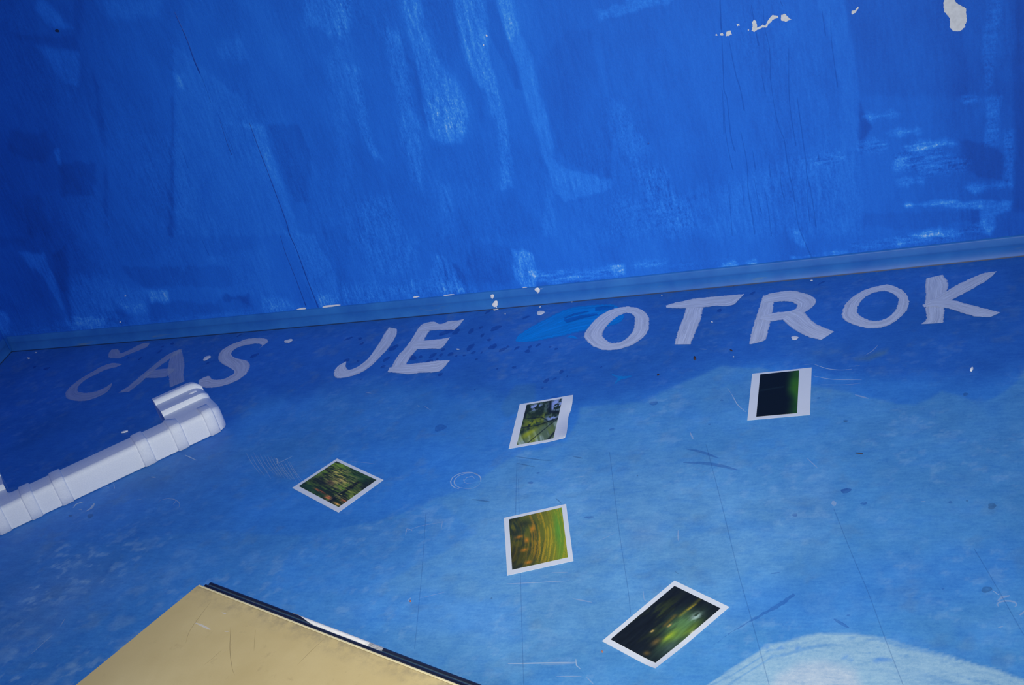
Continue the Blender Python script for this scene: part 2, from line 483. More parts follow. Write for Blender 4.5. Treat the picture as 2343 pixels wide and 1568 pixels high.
# ------------------------------------------------------------------ back wall
xs = np.concatenate([np.arange(-0.02, 2.46, 0.0034), np.linspace(2.47, 3.6, 60)])
zs = np.concatenate([np.arange(0.0, 0.86, 0.0034), np.linspace(0.87, 2.5, 70)])
X, Z = np.meshgrid(xs, zs)
V = np.stack([X.ravel(), WALL_Y + bow(np.clip(X.ravel(), 0, WL)), Z.ravel()], 1)
px, py = project(V)
s_, z_ = V[:, 0], V[:, 2]
wst = (fbm(s_ * 70, z_ * 22, 5, 4) - 0.5) * 18
wbig = (fbm(s_ * 24, z_ * 10, 6, 3) - 0.5) * 60
tone = 0.16 * (fbm(s_ * 4.5, z_ * 2.0, 8, 4) - 0.5) * 2
brs = np.full(len(V), 0.15) + 0.22 * sstep(0.45, 0.7, fbm(s_ * 7, z_ * 4, 18, 4)); side = np.zeros(len(V))
def stroke(poly, amt, soft=5, bristle=0.0, sideways=0.0, w=None):
    global tone, brs, side
    k = polymask(px, py, poly, soft, wst if w is None else w)
    tone = tone + amt * k
    brs = brs + bristle * k
    side = np.maximum(side, sideways * k)
S = stroke
# left third
S([(-50, -50), (420, -50), (398, 130), (395, 330), (402, 560), (250, 640), (-50, 760)], -0.10, 20)
S(c1([(250, -20), (380, 80), (440, 160), (490, 190), (350, 180), (230, 60)]), 0.40, 8, 0.3)
S(c1([(260, 310), (530, 350), (520, 560), (420, 560), (330, 430)]), 0.30, 8, 0.3)
S(c1([(1132, 480), (1210, 500), (1230, 590), (1180, 590)]), 0.36, 8, 0.5)
S(c1([(640, -20), (1080, -20), (1060, 110), (720, 130)]), 0.24, 16, 0.2)
S(c1([(2025, -20), (2323, -20), (2323, 300), (2220, 250), (2100, 180), (2030, 180)]), 0.28, 7, 0.6)
S(c1([(2150, 380), (2323, 300), (2323, 1568), (2250, 1000), (2180, 600)]), 0.18, 22, 0.4)
S(c1([(1150, 300), (1600, 650), (1700, 800), (1760, 820), (1900, 1568), (1162, 1568)]), 0.12, 4, 0.2)
S(c1([(1500, 815), (1760, 825), (1870, 1180), (1950, 1450), (2000, 1568), (1930, 1568), (1800, 1130), (1720, 990), (1690, 860)]), 0.22, 4, 0.3)
S(c1([(1760, 822), (1980, 830), (2050, 1000), (2060, 1350), (1960, 1350), (1870, 1180)]), -0.20, 5)
S(c1([(1140, 330), (1158, 700), (1155, 1568), (1118, 1568), (1135, 1050)]), -0.24, 3)
S(c1([(400, 1080), (640, 1080), (620, 1290), (420, 1300)]), -0.20, 6)
S(c1([(610, 460), (640, 520), (690, 800), (715, 1080), (725, 1568), (690, 1568), (690, 1080), (650, 780)]), -0.16, 4)
S(c1([(70, 870), (300, 890), (360, 1000), (280, 1100), (40, 1000)]), -0.18, 8)
S(c1([(100, 240), (530, 340), (540, 180), (560, 0), (500, 0), (480, 240)]), -0.14, 8)
S(c1([(365, 1000), (385, 1000), (402, 1085), (390, 1085)]), 0.40, 3, 0.5)
S(c1([(160, 1290), (260, 1300), (330, 1568), (180, 1568)]), -0.12, 10)
S(c1([(1450, 260), (1600, 250), (1640, 390), (1560, 420), (1460, 360)]), 0.20, 14, 0.4)
S(c1([(900, 900), (1180, 900), (1230, 1120), (1320, 1300), (1200, 1500), (1000, 1250)]), 0.08, 16, 0.3)
# lower left
S(cA([(130, 165), (290, 180), (330, 270), (390, 440), (430, 560), (480, 672), (440, 640), (380, 480), (270, 320)]), 0.40, 5, 0.3)
S(cA([(150, 160), (300, 180), (260, 300), (210, 300)]), 0.15, 14)
S(cA([(340, 180), (430, 120), (470, 480), (480, 640), (498, 692), (470, 692), (430, 500), (370, 300)]), -0.22, 5)
S(cA([(450, 320), (690, 320), (800, 390), (980, 415), (970, 560), (900, 590), (780, 520), (780, 600), (650, 640), (500, 660), (460, 480)]), 0.22, 9, 0.5)
S(cA([(770, 500), (960, 510), (960, 580), (850, 570)]), 0.22, 9, 0.5)
S(cA([(985, 420), (1110, 420), (1122, 492), (1000, 500)]), 0.55, 5, 0.9)
S(cA([(1215, 260), (1500, 258), (1530, 290), (1540, 400), (1210, 392)]), -0.15, 3)
S(cA([(800, 262), (1200, 262), (1200, 392), (960, 400), (860, 330)]), -0.20, 6)
S(cA([(490, 600), (710, 605), (705, 672), (510, 684)]), 0.32, 6, 1.0, 0.6)
S(cA([(690, 560), (780, 540), (880, 600), (860, 660), (700, 640)]), -0.22, 5)
S(cA([(1000, 495), (1440, 505), (1480, 455), (1650, 450), (1700, 560), (1300, 590), (1000, 625)]), -0.20, 6)
S(cA([(1480, 460), (1640, 452), (1650, 515), (1610, 510), (1590, 480), (1490, 490)]), -0.22, 3)
S(cA([(1740, 450), (1900, 480), (2010, 540), (1870, 558), (1740, 560)]), 0.30, 8, 0.8)
S(cA([(1860, 20), (2100, 50), (2200, 250), (2265, 515), (2110, 535), (2020, 300), (1930, 100)]), 0.22, 6, 0.5)
S(cA([(2130, 450), (2250, 440), (2270, 515), (2120, 530)]), 0.25, 9, 0.9)
S(cA([(1360, 210), (1760, 130), (1840, 440), (1560, 450), (1550, 300)]), 0.10, 8, 0.2)
S(cA([(2150, 30), (2323, -40), (2323, 400), (2260, 380)]), -0.10, 8)
S(cA([(-20, 540), (45, 570), (75, 700), (20, 735), (-20, 735)]), 0.42, 6, 0.7)
S(cA([(0, 70), (230, 70), (150, 110), (0, 130)]), -0.12, 10)
S(cA([(500, 590), (1100, 600), (1880, 520), (1880, 556), (1100, 630), (100, 728), (100, 700)]), 0.10, 6, 0.6, 0.5)
# centre
S(c2([(400, -20), (520, -20), (560, 170), (640, 380), (760, 520), (830, 650), (850, 800), (800, 960), (700, 960), (600, 900), (550, 650), (490, 380), (440, 130)]), 0.34, 6, 0.7)
S(c2([(560, 680), (720, 600), (850, 720), (830, 880), (640, 900)]), 0.14, 16, 0.5)
S(c2([(740, -20), (950, -20), (975, 200), (1000, 450), (1050, 600), (1110, 900), (1145, 1245), (1080, 1250), (1040, 900), (960, 600), (880, 520), (830, 400), (790, 230)]), 0.30, 6, 0.8)
S(c2([(1030, -20), (1130, -20), (1180, 180), (1270, 400), (1330, 640), (1390, 850), (1420, 1050), (1500, 1130), (1800, 1200), (1790, 1250), (1500, 1340), (1420, 1300), (1380, 1100), (1300, 900), (1230, 640), (1170, 450), (1080, 160)]), 0.30, 4, 0.4)
S(c2([(1040, -20), (1140, -20), (1200, 200), (1120, 260), (1070, 120)]), 0.18, 6, 0.5)
S(c2([(955, 0), (1030, 0), (1080, 200), (1170, 440), (1210, 600), (1150, 600), (1090, 420), (980, 200)]), -0.16, 4)
S(c2([(520, 0), (740, 0), (790, 230), (850, 450), (950, 640), (940, 850), (860, 640), (760, 500), (640, 360)]), -0.12, 5)
S(c2([(420, 360), (490, 400), (550, 640), (560, 880), (530, 760), (500, 560)]), -0.16, 3)
S(c2([(1300, 480), (1500, 200), (1690, 200), (1760, 640), (1790, 880), (1800, 1190), (1520, 1080), (1430, 1000), (1390, 820), (1340, 640)]), -0.10, 5)
S(c2([(1690, 60), (1880, 30), (1900, -20), (2220, -20), (2180, 30), (1930, 75), (1720, 150)]), 0.34, 4, 0.7, 0.5)
S(c2([(1800, 650), (1900, 700), (2050, 1000), (1980, 1100), (1880, 1020), (1800, 820)]), 0.18, 10, 0.4)
S(c2([(1660, 170), (1700, 240), (1790, 640), (1740, 660), (1680, 400)]), 0.10, 6)
S(c2([(40, 430), (130, 450), (200, 900), (275, 1065), (230, 1050), (150, 900), (80, 700)]), 0.28, 7, 0.8)
S(c2([(280, 180), (400, 220), (430, 380), (470, 600), (555, 900), (545, 1280), (480, 1200), (400, 950), (360, 600)]), 0.24, 9, 0.8)
S(c2([(-40, -20), (60, -20), (60, 180), (-40, 420)]), 0.10, 16, 0.5)
S(c2([(600, 960), (900, 900), (1030, 1060), (1000, 1250), (700, 1210), (540, 1100)]), -0.10, 18)
S(c2([(640, 1200), (720, 1230), (760, 1568), (690, 1568)]), 0.16, 8, 0.5)
S(c2([(100, 1330), (330, 1290), (420, 1568), (150, 1568)]), 0.16, 18, 0.8)
S(c2([(760, 1400), (1150, 1300), (1400, 1568), (800, 1568)]), -0.10, 14)
S(c2([(1360, 1210), (1420, 1300), (1440, 1568), (1330, 1568)]), 0.14, 4, 0.4)
S(c2([(1940, 1120), (2150, 1110), (2300, 1380), (2323, 1500), (2150, 1500), (2040, 1350)]), 0.14, 14, 0.9)
S(c2([(2000, 1270), (2025, 1270), (2032, 1345), (2010, 1340)]), -0.25, 2)
S(c2([(1800, 1300), (2323, 1400), (2323, 1568), (1780, 1568)]), 0.08, 20, 0.6, 0.3)
# lower centre
S(cB([(1130, 140), (1280, 175), (1300, 300), (1290, 405), (1210, 400), (1165, 330)]), 0.46, 4, 1.0)
S(cB([(0, 380), (300, 380), (500, 350), (860, 400), (880, 420), (0, 515)]), 0.24, 14, 1.1)
S(cB([(100, 60), (500, 100), (480, 300), (200, 340)]), 0.12, 26, 0.7)
S(cB([(620, 180), (690, 190), (790, 360), (860, 425), (660, 440), (600, 330)]), 0.22, 6, 0.9)
S(cB([(665, 185), (690, 230), (705, 350), (690, 335), (675, 260)]), -0.40, 2)
S(cB([(740, 240), (760, 250), (820, 320), (860, 430), (845, 432), (800, 340)]), -0.30, 3)
S(cB([(860, 90), (1130, 135), (1165, 330), (1100, 380), (900, 380), (830, 250)]), -0.14, 6)
S(cB([(1250, 295), (1600, 285), (1880, 235), (1895, 305), (1600, 375), (1430, 385), (1290, 350)]), 0.30, 6, 1.2, 1.0)
S(cB([(1780, 255), (1890, 238), (1895, 300), (1800, 315)]), 0.30, 5, 0.9, 0.4)
S(cB([(2060, 222), (2180, 212), (2160, 262), (1900, 270), (1930, 235)]), 0.24, 6, 0.9, 1.0)
S(cB([(1290, 345), (1430, 380), (1700, 345), (1700, 370), (1300, 405)]), -0.20, 4)
S(cB([(1700, 130), (1860, 120), (1860, 230), (1700, 240)]), -0.08, 8)
# right third
S(c3([(950, -20), (1125, -20), (1190, 300), (1225, 520), (1232, 1000), (1100, 1010), (1090, 560)]), 0.14, 4, 0.1)
S(c3([(1225, 640), (1250, 740), (1305, 850), (1255, 940), (1258, 1000), (1236, 1022), (1222, 820)]), -0.34, 3)
S(c3([(1140, -20), (1900, -20), (1950, 600), (1900, 640), (1230, 640), (1190, 300)]), -0.12, 10)
S(c3([(600, 1130), (900, 1010), (1230, 1010), (1250, 1568), (700, 1568), (0, 1568), (0, 1300)]), 0.14, 22, 0.4)
S(c3([(500, 780), (640, 1050), (690, 1150), (660, 1180), (590, 1000)]), -0.10, 4)
for (cx, cy, a, b, k) in ((1380, 768, 130, 26, .36), (1510, 880, 120, 22, .42), (1700, 965, 185, 30, .50), (1500, 1085, 55, 60, .40), (1560, 1205, 90, 34, .40), (1330, 970, 110, 50, .22),
                           (2090, 1240, 160, 30, .46), (1790, 1100, 200, 60, .10), (1980, 660, 70, 18, .36), (1640, 1050, 200, 90, .10), (1000, 1060, 160, 30, .10)):
    S(c3([(cx + a * math.cos(q) + 0.1 * a * math.sin(3 * q), cy + b * math.sin(q) - 0.10 * a * math.cos(q)) for q in np.linspace(0, 6.1, 14)]), k, 8, 1.1, 1.0, wst * 1.3)
S(c3([(1490, 1360), (1700, 1345), (1780, 1330), (2035, 1345), (2035, 1380), (1900, 1390), (1780, 1362), (1520, 1372)]), 0.62, 4, 1.0, 1.0)
S(c3([(2055, 640), (2170, 640), (2140, 960), (2060, 960), (2075, 800)]), 0.30, 6, 0.9, 0.8)
S(c3([(2200, 860), (2255, 860), (2255, 1260), (2190, 1240)]), 0.26, 8, 1.0, 0.8)
S(c3([(2040, 1330), (2250, 1330), (2240, 1400), (2130, 1440), (2120, 1568), (2060, 1568), (2040, 1470)]), 0.48, 5, 0.8, 0.6)
S(c3([(1900, 1520), (2060, 1480), (2060, 1550), (1780, 1568), (1600, 1568), (1700, 1540)]), 0.40, 8, 1.1, 1.0)
S(c3([(1900, 930), (2050, 950), (2190, 1030), (2185, 1200), (2100, 1200), (1960, 1150), (1900, 1050)]), -0.22, 4)
S(c3([(2260, -20), (2380, -20), (2380, 1420), (2250, 1400), (2270, 900), (2240, 400)]), -0.24, 12)
S(c3([(1900, 380), (2250, 380), (2230, 700), (1900, 640)]), -0.12, 30)
S(c3([(2100, -20), (2200, -20), (2130, 300), (2115, 560), (2050, 620), (2055, 200)]), 0.18, 4, 0.7, 0.6)
S(c3([(1260, 1420), (2030, 1395), (2035, 1475), (1880, 1480), (1600, 1530), (1255, 1500)]), -0.12, 4)
S(c3([(200, 1290), (360, 1270), (200, 1320), (60, 1340), (30, 1310)]), -0.12, 3)
S(cC([(-300, 250), (300, 215), (560, 180), (0, 290)]), 0.05, 10, 0.4, 1.0)
S(cC([(790, 15), (845, 30), (870, 110), (855, 130), (800, 105)]), 0.40, 5, 0.8)
S(cC([(300, 262), (380, 238), (540, 222), (545, 240), (480, 252), (370, 265)]), 0.55, 3, 1.0, 1.0)
S(cC([(780, 200), (1100, 160), (1140, 165), (1100, 180), (800, 212)]), 0.40, 4, 1.0, 1.0)
S(cC([(1490, 80), (1750, 5), (1790, 55), (1500, 115)]), 0.42, 8, 1.1, 1.0)
S(cC([(1180, 110), (1560, 50), (1900, 40), (1880, 90), (1200, 160)]), 0.14, 8, 1.0, 1.0)
S(cC([(1900, -10), (2060, -20), (2065, 25), (1990, 60), (1890, 60)]), -0.20, 3)
S(cC([(2065, 0), (2140, -5), (2110, 40), (2070, 50)]), 0.40, 5, 0.9, 1.0)
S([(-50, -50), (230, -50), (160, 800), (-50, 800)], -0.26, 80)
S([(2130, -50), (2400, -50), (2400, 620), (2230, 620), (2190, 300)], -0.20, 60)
# the brushing goes on over the rest of the wall
beyond = np.maximum(sstep(0.80, 0.90, z_), sstep(2.40, 2.48, s_))
tone = tone + beyond * 0.55 * (fbm(s_ * 9 + z_ * 2.5, z_ * 2.2, 91, 4) - 0.5) * 2
brs = brs + beyond * 0.4 * sstep(0.5, 0.7, fbm(s_ * 9 + z_ * 2.5, z_ * 2.2, 91, 4))
tone = np.clip(tone, -0.95, 0.95)
me = grid_mesh('wall_back', V, len(xs), len(zs), True)
flt_attr(me, 'tone', tone); flt_attr(me, 'bristle', np.clip(brs, 0, 1.4)); flt_attr(me, 'sideways', side)
me.materials.append(M_wall)
# make the wall face the room
wall = link('wall_back', me); wall.matrix_world = ROOM
tag(wall, 'wall brushed in uneven blue paint', kind='structure')

# left wall, just outside the frame, and the skirtings
LW = np.array([-0.22, -0.975]); LW /= np.linalg.norm(LW)          # world direction along the left wall
lw = np.array([LW[0] * D[0] + LW[1] * D[1], LW[0] * N[0] + LW[1] * N[1]])
ln = np.array([-lw[1], lw[0]])                                     # to the left side or right side
if ln[0] > 0: ln = -ln
nL = 90
us = np.linspace(-0.01, 2.6, nL); zl = np.linspace(0, 2.5, 60)
Uu, Zl = np.meshgrid(us, zl)
o0 = np.array([0.0, 0.0]) + ln * 0.010
V = np.stack([o0[0] + lw[0] * Uu.ravel(), o0[1] + lw[1] * Uu.ravel(), Zl.ravel()], 1)
me = grid_mesh('wall_left', V, nL, 60)
tn = 0.5 * (fbm(Uu.ravel() * 9, Zl.ravel() * 4, 14, 4) - 0.5) * 2 - 0.1
flt_attr(me, 'tone', tn); flt_attr(me, 'bristle', np.full(len(V), 0.4)); flt_attr(me, 'sideways', np.zeros(len(V)))
me.materials.append(M_wall)
wleft = link('wall_left', me); wleft.matrix_world = ROOM
tag(wleft, 'blue painted wall at the left corner', kind='structure')

t = NT('skirting_paint')
o = t.obj()
sx = t.n('ShaderNodeSeparateXYZ'); t.l(o, sx.inputs[0])
f1 = t.noise(o, 14, 5, 0.6); f2 = t.noise(t.mapping(o, (30, 30, 160)), 1.0, 5, 0.7)
c = t.mix(t.remap(f1, 0.3, 0.7), (0.016, 0.125, 0.47), (0.030, 0.19, 0.56))
low = t.remap(sx.outputs[2], 0.030, 0.004, 0.0, 1.0)
wear = t.math('MULTIPLY', t.remap(t.noise(t.mapping(o, (7, 7, 60)), 1.0, 6, 0.7), 0.60, 0.74), low)
c = t.mix(t.math('MULTIPLY', wear, 0.55), c, (0.20, 0.27, 0.10))
ln_ = t.math('ABSOLUTE', t.math('SUBTRACT', sx.outputs[2], 0.0235))
c = t.mix(t.remap(ln_, 0.0, 0.003, 0.35, 0.0), c, (0.016, 0.09, 0.36))
c = t.mix(t.remap(sx.outputs[2], 0.0026, 0.0012, 0.0, 0.9), c, (0.010, 0.02, 0.06))  # shadow gap at the floor, painted as a dark toe line
t.base(c); t.rough(0.5, 0.35); t.bump(f2, 0.12, 0.0006)
M_skirt = t.m
PROF = [(0.000, 0.000), (0.0015, 0.0025), (0.0045, 0.009), (0.0052, 0.0205), (0.0044, 0.0235), (0.0052, 0.0265), (0.0056, 0.0375), (0.0068, 0.0400), (0.0105, 0.0405)]
mb = MB()
ss = np.linspace(0.0, 3.4, 86)
P = [(s, bow(min(max(s, 0), WL)) + y, z) for s in ss for (y, z) in PROF]
k = len(PROF)
mb.add(P, [(i * k + j, i * k + j + 1, (i + 1) * k + j + 1, (i + 1) * k + j)[::-1] for i in range(len(ss) - 1) for j in range(k - 1)])
bbk = mb.build('baseboard_back', M_skirt, None, True); bbk.matrix_world = ROOM
tag(bbk, 'worn blue skirting along the foot of the back wall', kind='structure')
mb = MB()
ss = np.linspace(0.0, 2.5, 60)
rn = -ln
P = [(lw[0] * s - rn[0] * y, lw[1] * s - rn[1] * y, z) for s in ss for (y, z) in PROF]
mb.add(P, [(i * k + j, i * k + j + 1, (i + 1) * k + j + 1, (i + 1) * k + j) for i in range(len(ss) - 1) for j in range(k - 1)])
bl = mb.build('baseboard_left', M_skirt, None, True); bl.matrix_world = ROOM
tag(bl, 'worn blue skirting along the left wall', kind='structure')
# ------------------------------------------------------------------ styrofoam piece
t = NT('styrofoam')
o = t.obj()
vn = t.n('ShaderNodeTexVoronoi'); t.l(o, vn.inputs['Vector']); vn.inputs['Scale'].default_value = 260
f = t.noise(o, 420, 3)
t.base(t.mix(t.remap(f, 0.3, 0.7), (0.77, 0.81, 0.86), (0.87, 0.90, 0.93))); t.rough(0.65, 0.25)
t.bump(t.math('ADD', vn.outputs['Distance'], f), 0.16, 0.0007)
M_foam = t.m
FD = np.array([0.926, 0.378, 0]); FD /= np.linalg.norm(FD)
FN = np.array([-FD[1], FD[0], 0])
FO = on_z(7, 1224)
FM = Matrix.Identity(4)
for i in range(3):
    FM[i][0] = FD[i]; FM[i][1] = FN[i]; FM[i][3] = FO[i]
foam = empty('packing_foam', FM)
tag(foam, 'long white ribbed polystyrene packing piece with stepped end lying on the blue floor', 'packing foam')
EXT = [(0.004, 0), (0.0008, 0.002), (0.0, 0.02), (0.0, 0.0405), (0.0012, 0.0455), (0.0042, 0.0492), (0.0085, 0.0508), (0.0105, 0.0508), (0.055, 0.0453), (0.088, 0.0410),
       (0.0955, 0.0408), (0.0975, 0.0460), (0.1010, 0.0500), (0.1055, 0.0498), (0.125, 0.0460), (0.142, 0.0435), (0.1585, 0.0420), (0.1612, 0.0470), (0.1655, 0.0508),
       (0.171, 0.0504), (0.188, 0.0465), (0.190, 0.036), (0.190, 0.0)]
BAR = EXT[:8] + [(0.060, 0.0447), (0.0665, 0.0430), (0.0690, 0.0385)]
while len(BAR) < len(EXT):
    BAR.append((0.0695, 0.0385 * (1 - (len(BAR) - 10) / (len(EXT) - 11))))
SE0, SE1, RE = -0.034, 0.462, 0.030
def foam_profile(s):
    blk = 1.0 if (s >= 0.3605 or s <= 0.0355) else 0.0
    P = EXT if blk else BAR
    e = min(s - SE0, SE1 - s)
    out = []
    for (n, z) in P:
        if e < RE:
            q = RE - max(e, 0.0)
            off = RE - math.sqrt(max(RE * RE - q * q, 0.0))
            nm = 0.190
            n2 = n + off * max(0.0, 1 - n / nm) ** 1.5 * 0.9 - off * 0.5 * max(0.0, (n - 0.12) / (nm - 0.12))
            z2 = z * (1 - 0.16 * (q / RE) ** 4) - (0.004 * (q / RE) ** 3 if z > 0.03 else 0)
            out.append((n2, max(z2, 0)))
        else:
            out.append((n, z))
    return out
def jag(s, z):
    return (0.0011 * (vnoise(s * 320, 0.3, 9) - 0.5) * 2) if z < 0.001 else 0.0
mb = MB()
sl = list(np.linspace(SE0, SE0 + RE, 9)) + list(np.linspace(SE0 + RE + 0.002, 0.0345, 12)) + [0.0355, 0.0365] + list(np.linspace(0.0380, 0.3590, 130)) + [0.3600, 0.3610] + \
    list(np.linspace(0.3625, SE1 - RE, 26)) + [SE1 - RE + RE * math.sin(q) for q in np.linspace(0.08, math.pi / 2, 14)]
k = len(EXT)
for s in sl:
    Pp = foam_profile(float(s))
    if 0.0365 <= s <= 0.045 or 0.352 <= s <= 0.3600:      # small fillet where the bar meets the stepped end
        g = (0.045 - s) / 0.0085 if s < 0.1 else (s - 0.352) / 0.008
        g = 1 - math.sqrt(max(0, 1 - g * g))
        Pp = [(n + (0.010 * g if j >= 8 else 0), z) for j, (n, z) in enumerate(Pp)]
    mb.add([(s, n + jag(s, z), z) for n, z in Pp], [])
ns = len(sl)
mb.f = [(i * k + j, (i + 1) * k + j, (i + 1) * k + j + 1, i * k + j + 1)[::-1] for i in range(ns - 1) for j in range(k - 1)]
mb.f += [tuple(range(k)), tuple(range((ns - 1) * k, ns * k))[::-1]]
body = mb.build('foam_body', M_foam, foam, True)
md = body.modifiers.new('edges', 'EDGE_SPLIT'); md.split_angle = math.radians(48)
for (a, b) in ((-0.004, 0.018), (0.057, 0.079), (0.117, 0.140), (0.284, 0.308), (0.354, 0.377), (0.4225, 0.4445)):
    mb = MB()
    sec = [(a - 0.0008, -0.001), (a + 0.0008, 0.0026), (a + 0.0025, 0.0036), (b - 0.0025, 0.0036), (b - 0.0008, 0.0026), (b + 0.0008, -0.001)]
    kk = 11
    for s, off in sec:
        Pp = foam_profile(s)
        blk = (s >= 0.3605 or s <= 0.0355)
        Pp = Pp[:7] + [(0.0105, 0.0508), (0.035, 0.0476), (0.052, 0.0455), (0.060, 0.0430)] if blk else Pp[:kk]
        if blk:
            e = min(s - SE0, SE1 - s)
            dz = 0.0
            if e < RE: 
                q = RE - e; dz = 0.051 * 0.16 * (q / RE) ** 4 + 0.004 * (q / RE) ** 3
            Pp = Pp[:7] + [(n, z - dz) for n, z in Pp[7:]]
        nb = []
        for j, (n, z) in enumerate(Pp):
            if j < 4: nx, nz = -1, 0
            elif j == 4: nx, nz = -0.8, 0.6
            elif j == 5: nx, nz = -0.5, 0.86
            elif j < 9: nx, nz = 0, 1
            elif j == 9: nx, nz = (0.6, 0.8) if not blk else (0, 0.3)
            else: nx, nz = (1, 0.1) if not blk else (0, -0.6)
            nb.append((s, n + nx * off, max(z + nz * off, 0.0002)))
        mb.add(nb, [])
    mb.f = [(i * kk + j, (i + 1) * kk + j, (i + 1) * kk + j + 1, i * kk + j + 1)[::-1] for i in range(5) for j in range(kk - 1)]
    mb.build('foam_rib', M_foam, foam, True)
# small moulded nub on the stepped end
mb = MB()
nu = []
for i in range(5):
    for j in range(12):
        a = j / 12 * 2 * math.pi; e = i / 4 * math.pi / 2
        nu.append((0.437 + 0.010 * math.cos(a) * math.cos(e), 0.134 + 0.006 * math.sin(a) * math.cos(e), 0.0440 + 0.0036 * math.sin(e)))
mb.add(nu, [(i * 12 + j, i * 12 + (j + 1) % 12, (i + 1) * 12 + (j + 1) % 12, (i + 1) * 12 + j) for i in range(4) for j in range(12)])
mb.build('foam_nub', M_foam, foam, True)

# ------------------------------------------------------------------ low table, lower left
TZ = 0.22
c0 = on_z(455, 1338, TZ); cl_ = on_z(185, 1560, TZ); cr_ = on_z(1040, 1568, TZ)
ex = (cr_ - c0) / np.linalg.norm(cr_ - c0); ey = (cl_ - c0) / np.linalg.norm(cl_ - c0)
TM = Matrix.Identity(4)
for i in range(3):
    TM[i][0] = ex[i]; TM[i][1] = ey[i]; TM[i][2] = (0, 0, 1)[i]; TM[i][3] = (c0[0], c0[1], 0)[i]
table = empty('low_table', TM)
tag(table, 'low table with scuffed beige top and black ridged edging on one side', 'table')
TLx, TLy = 0.85, 0.60
t = NT('beige_laminate')
o = t.obj()
f1 = t.noise(o, 7, 5, 0.6); f2 = t.noise(o, 45, 6, 0.75); f3 = t.noise(o, 500, 2)
c = t.mix(t.remap(f1, 0.3, 0.7), (0.53, 0.415, 0.185), (0.63, 0.51, 0.25))
c = t.mix(t.math('MULTIPLY', t.remap(f2, 0.60, 0.76), 0.45), c, (0.30, 0.22, 0.10))
c = t.mix(t.math('MULTIPLY', t.remap(f3, 0.3, 0.7), 0.10), c, (0.40, 0.33, 0.18))
sx = t.n('ShaderNodeSeparateXYZ'); t.l(o, sx.inputs[0])
edge = t.math('MULTIPLY', t.remap(sx.outputs[1], 0.030, 0.004, 0.0, 1.0), t.remap(f2, 0.42, 0.62))
c = t.mix(t.math('MULTIPLY', edge, 0.55), c, (0.22, 0.19, 0.13))
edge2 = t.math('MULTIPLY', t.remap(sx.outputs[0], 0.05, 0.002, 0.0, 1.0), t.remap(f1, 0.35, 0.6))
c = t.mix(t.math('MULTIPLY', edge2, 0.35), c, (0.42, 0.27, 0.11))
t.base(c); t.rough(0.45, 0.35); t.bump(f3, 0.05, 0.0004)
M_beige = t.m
M_lip = plain('pale_beige_lip', (0.66, 0.58, 0.34), 0.4, 0.4, 0.08)
mb = MB(); n_e = 60
# top board with a slightly chipped left edge
up = []; dn = []
outl = [(0.0022, 0.0)] + [(TLx * i / 20, 0.0) for i in range(1, 21)] + [(TLx, TLy)] + [(TLx * (20 - i) / 20, TLy) for i in range(1, 20)]
for i in range(n_e + 1):
    y = TLy * (1 - i / n_e)
    outl.append((-0.0008 * max(0, (vnoise(y * 130, 0.5, 3) - 0.62)) * -6 + 0.0, y) if 0 < i < n_e else ((0.0, y) if i == 0 else (0.0, 0.0022)))
n = len(outl)
mb.add([(x, y, TZ) for x, y in outl] + [(x, y, TZ - 0.024) for x, y in outl], [tuple(range(n)), tuple(range(n, 2 * n))[::-1]] + [(i, (i + 1) % n, n + (i + 1) % n, n + i)[::-1] for i in range(n)])
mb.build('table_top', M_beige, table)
mb = MB()
lip = [(0.0030, 0.00005), (0.0026, 0.0005), (0.0010, 0.0008), (0.0, 0.0004), (-0.0006, -0.002)]
xs2 = np.linspace(0.002, TLx, 40)
mb.add([(x, y, TZ + z) for x in xs2 for y, z in lip], [(i * 5 + j, i * 5 + j + 1, (i + 1) * 5 + j + 1, (i + 1) * 5 + j)[::-1] for i in range(39) for j in range(4)])
tag(mb.build('edge_lip', M_lip, table, True), 'pale raised lip along the top edge')
# thin dark line inside the lip
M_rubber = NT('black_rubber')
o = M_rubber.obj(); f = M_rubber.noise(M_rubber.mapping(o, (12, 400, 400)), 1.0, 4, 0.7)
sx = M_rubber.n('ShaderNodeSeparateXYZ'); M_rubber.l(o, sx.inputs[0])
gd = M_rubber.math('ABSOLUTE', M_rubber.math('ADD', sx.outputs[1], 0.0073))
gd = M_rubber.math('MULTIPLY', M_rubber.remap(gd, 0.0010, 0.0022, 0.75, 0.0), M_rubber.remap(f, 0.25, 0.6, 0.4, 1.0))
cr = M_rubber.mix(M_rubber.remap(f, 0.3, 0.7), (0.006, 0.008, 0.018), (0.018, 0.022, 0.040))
M_rubber.base(M_rubber.mix(gd, cr, (0.07, 0.14, 0.20))); M_rubber.rough(0.28, 0.6)  # paler blue-grey groove stripe: a sky reflection painted into the rubber
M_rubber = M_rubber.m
mb = MB()
mb.add([(0.003, 0.0033, TZ + 0.0002), (TLx, 0.0033, TZ + 0.0002), (TLx, 0.0026, TZ + 0.0002), (0.003, 0.0026, TZ + 0.0002)], [(0, 1, 2, 3)[::-1]])
tag(mb.build('joint_line', plain('dark_joint', (0.20, 0.15, 0.07), 0.7, 0.2), table), 'thin dark joint inside the lip')
def arcp(cx, cz, r, a0, a1, n=7):
    return [(cx + r * math.cos(math.radians(a0 + (a1 - a0) * i / n)), cz + r * math.sin(math.radians(a0 + (a1 - a0) * i / n))) for i in range(n + 1)]
edp = [(0.0004, -0.0022)] + arcp(0.0040, -0.0045, 0.0030, 150, 10) + arcp(0.0112, -0.0078, 0.0038, 165, 0, 8) + [(0.0150, -0.0150), (0.0146, -0.0230), (0.0004, -0.0235)]
mb = MB(); k = len(edp)
xs3 = np.concatenate([[0.0072], np.linspace(0.010, TLx, 90)])
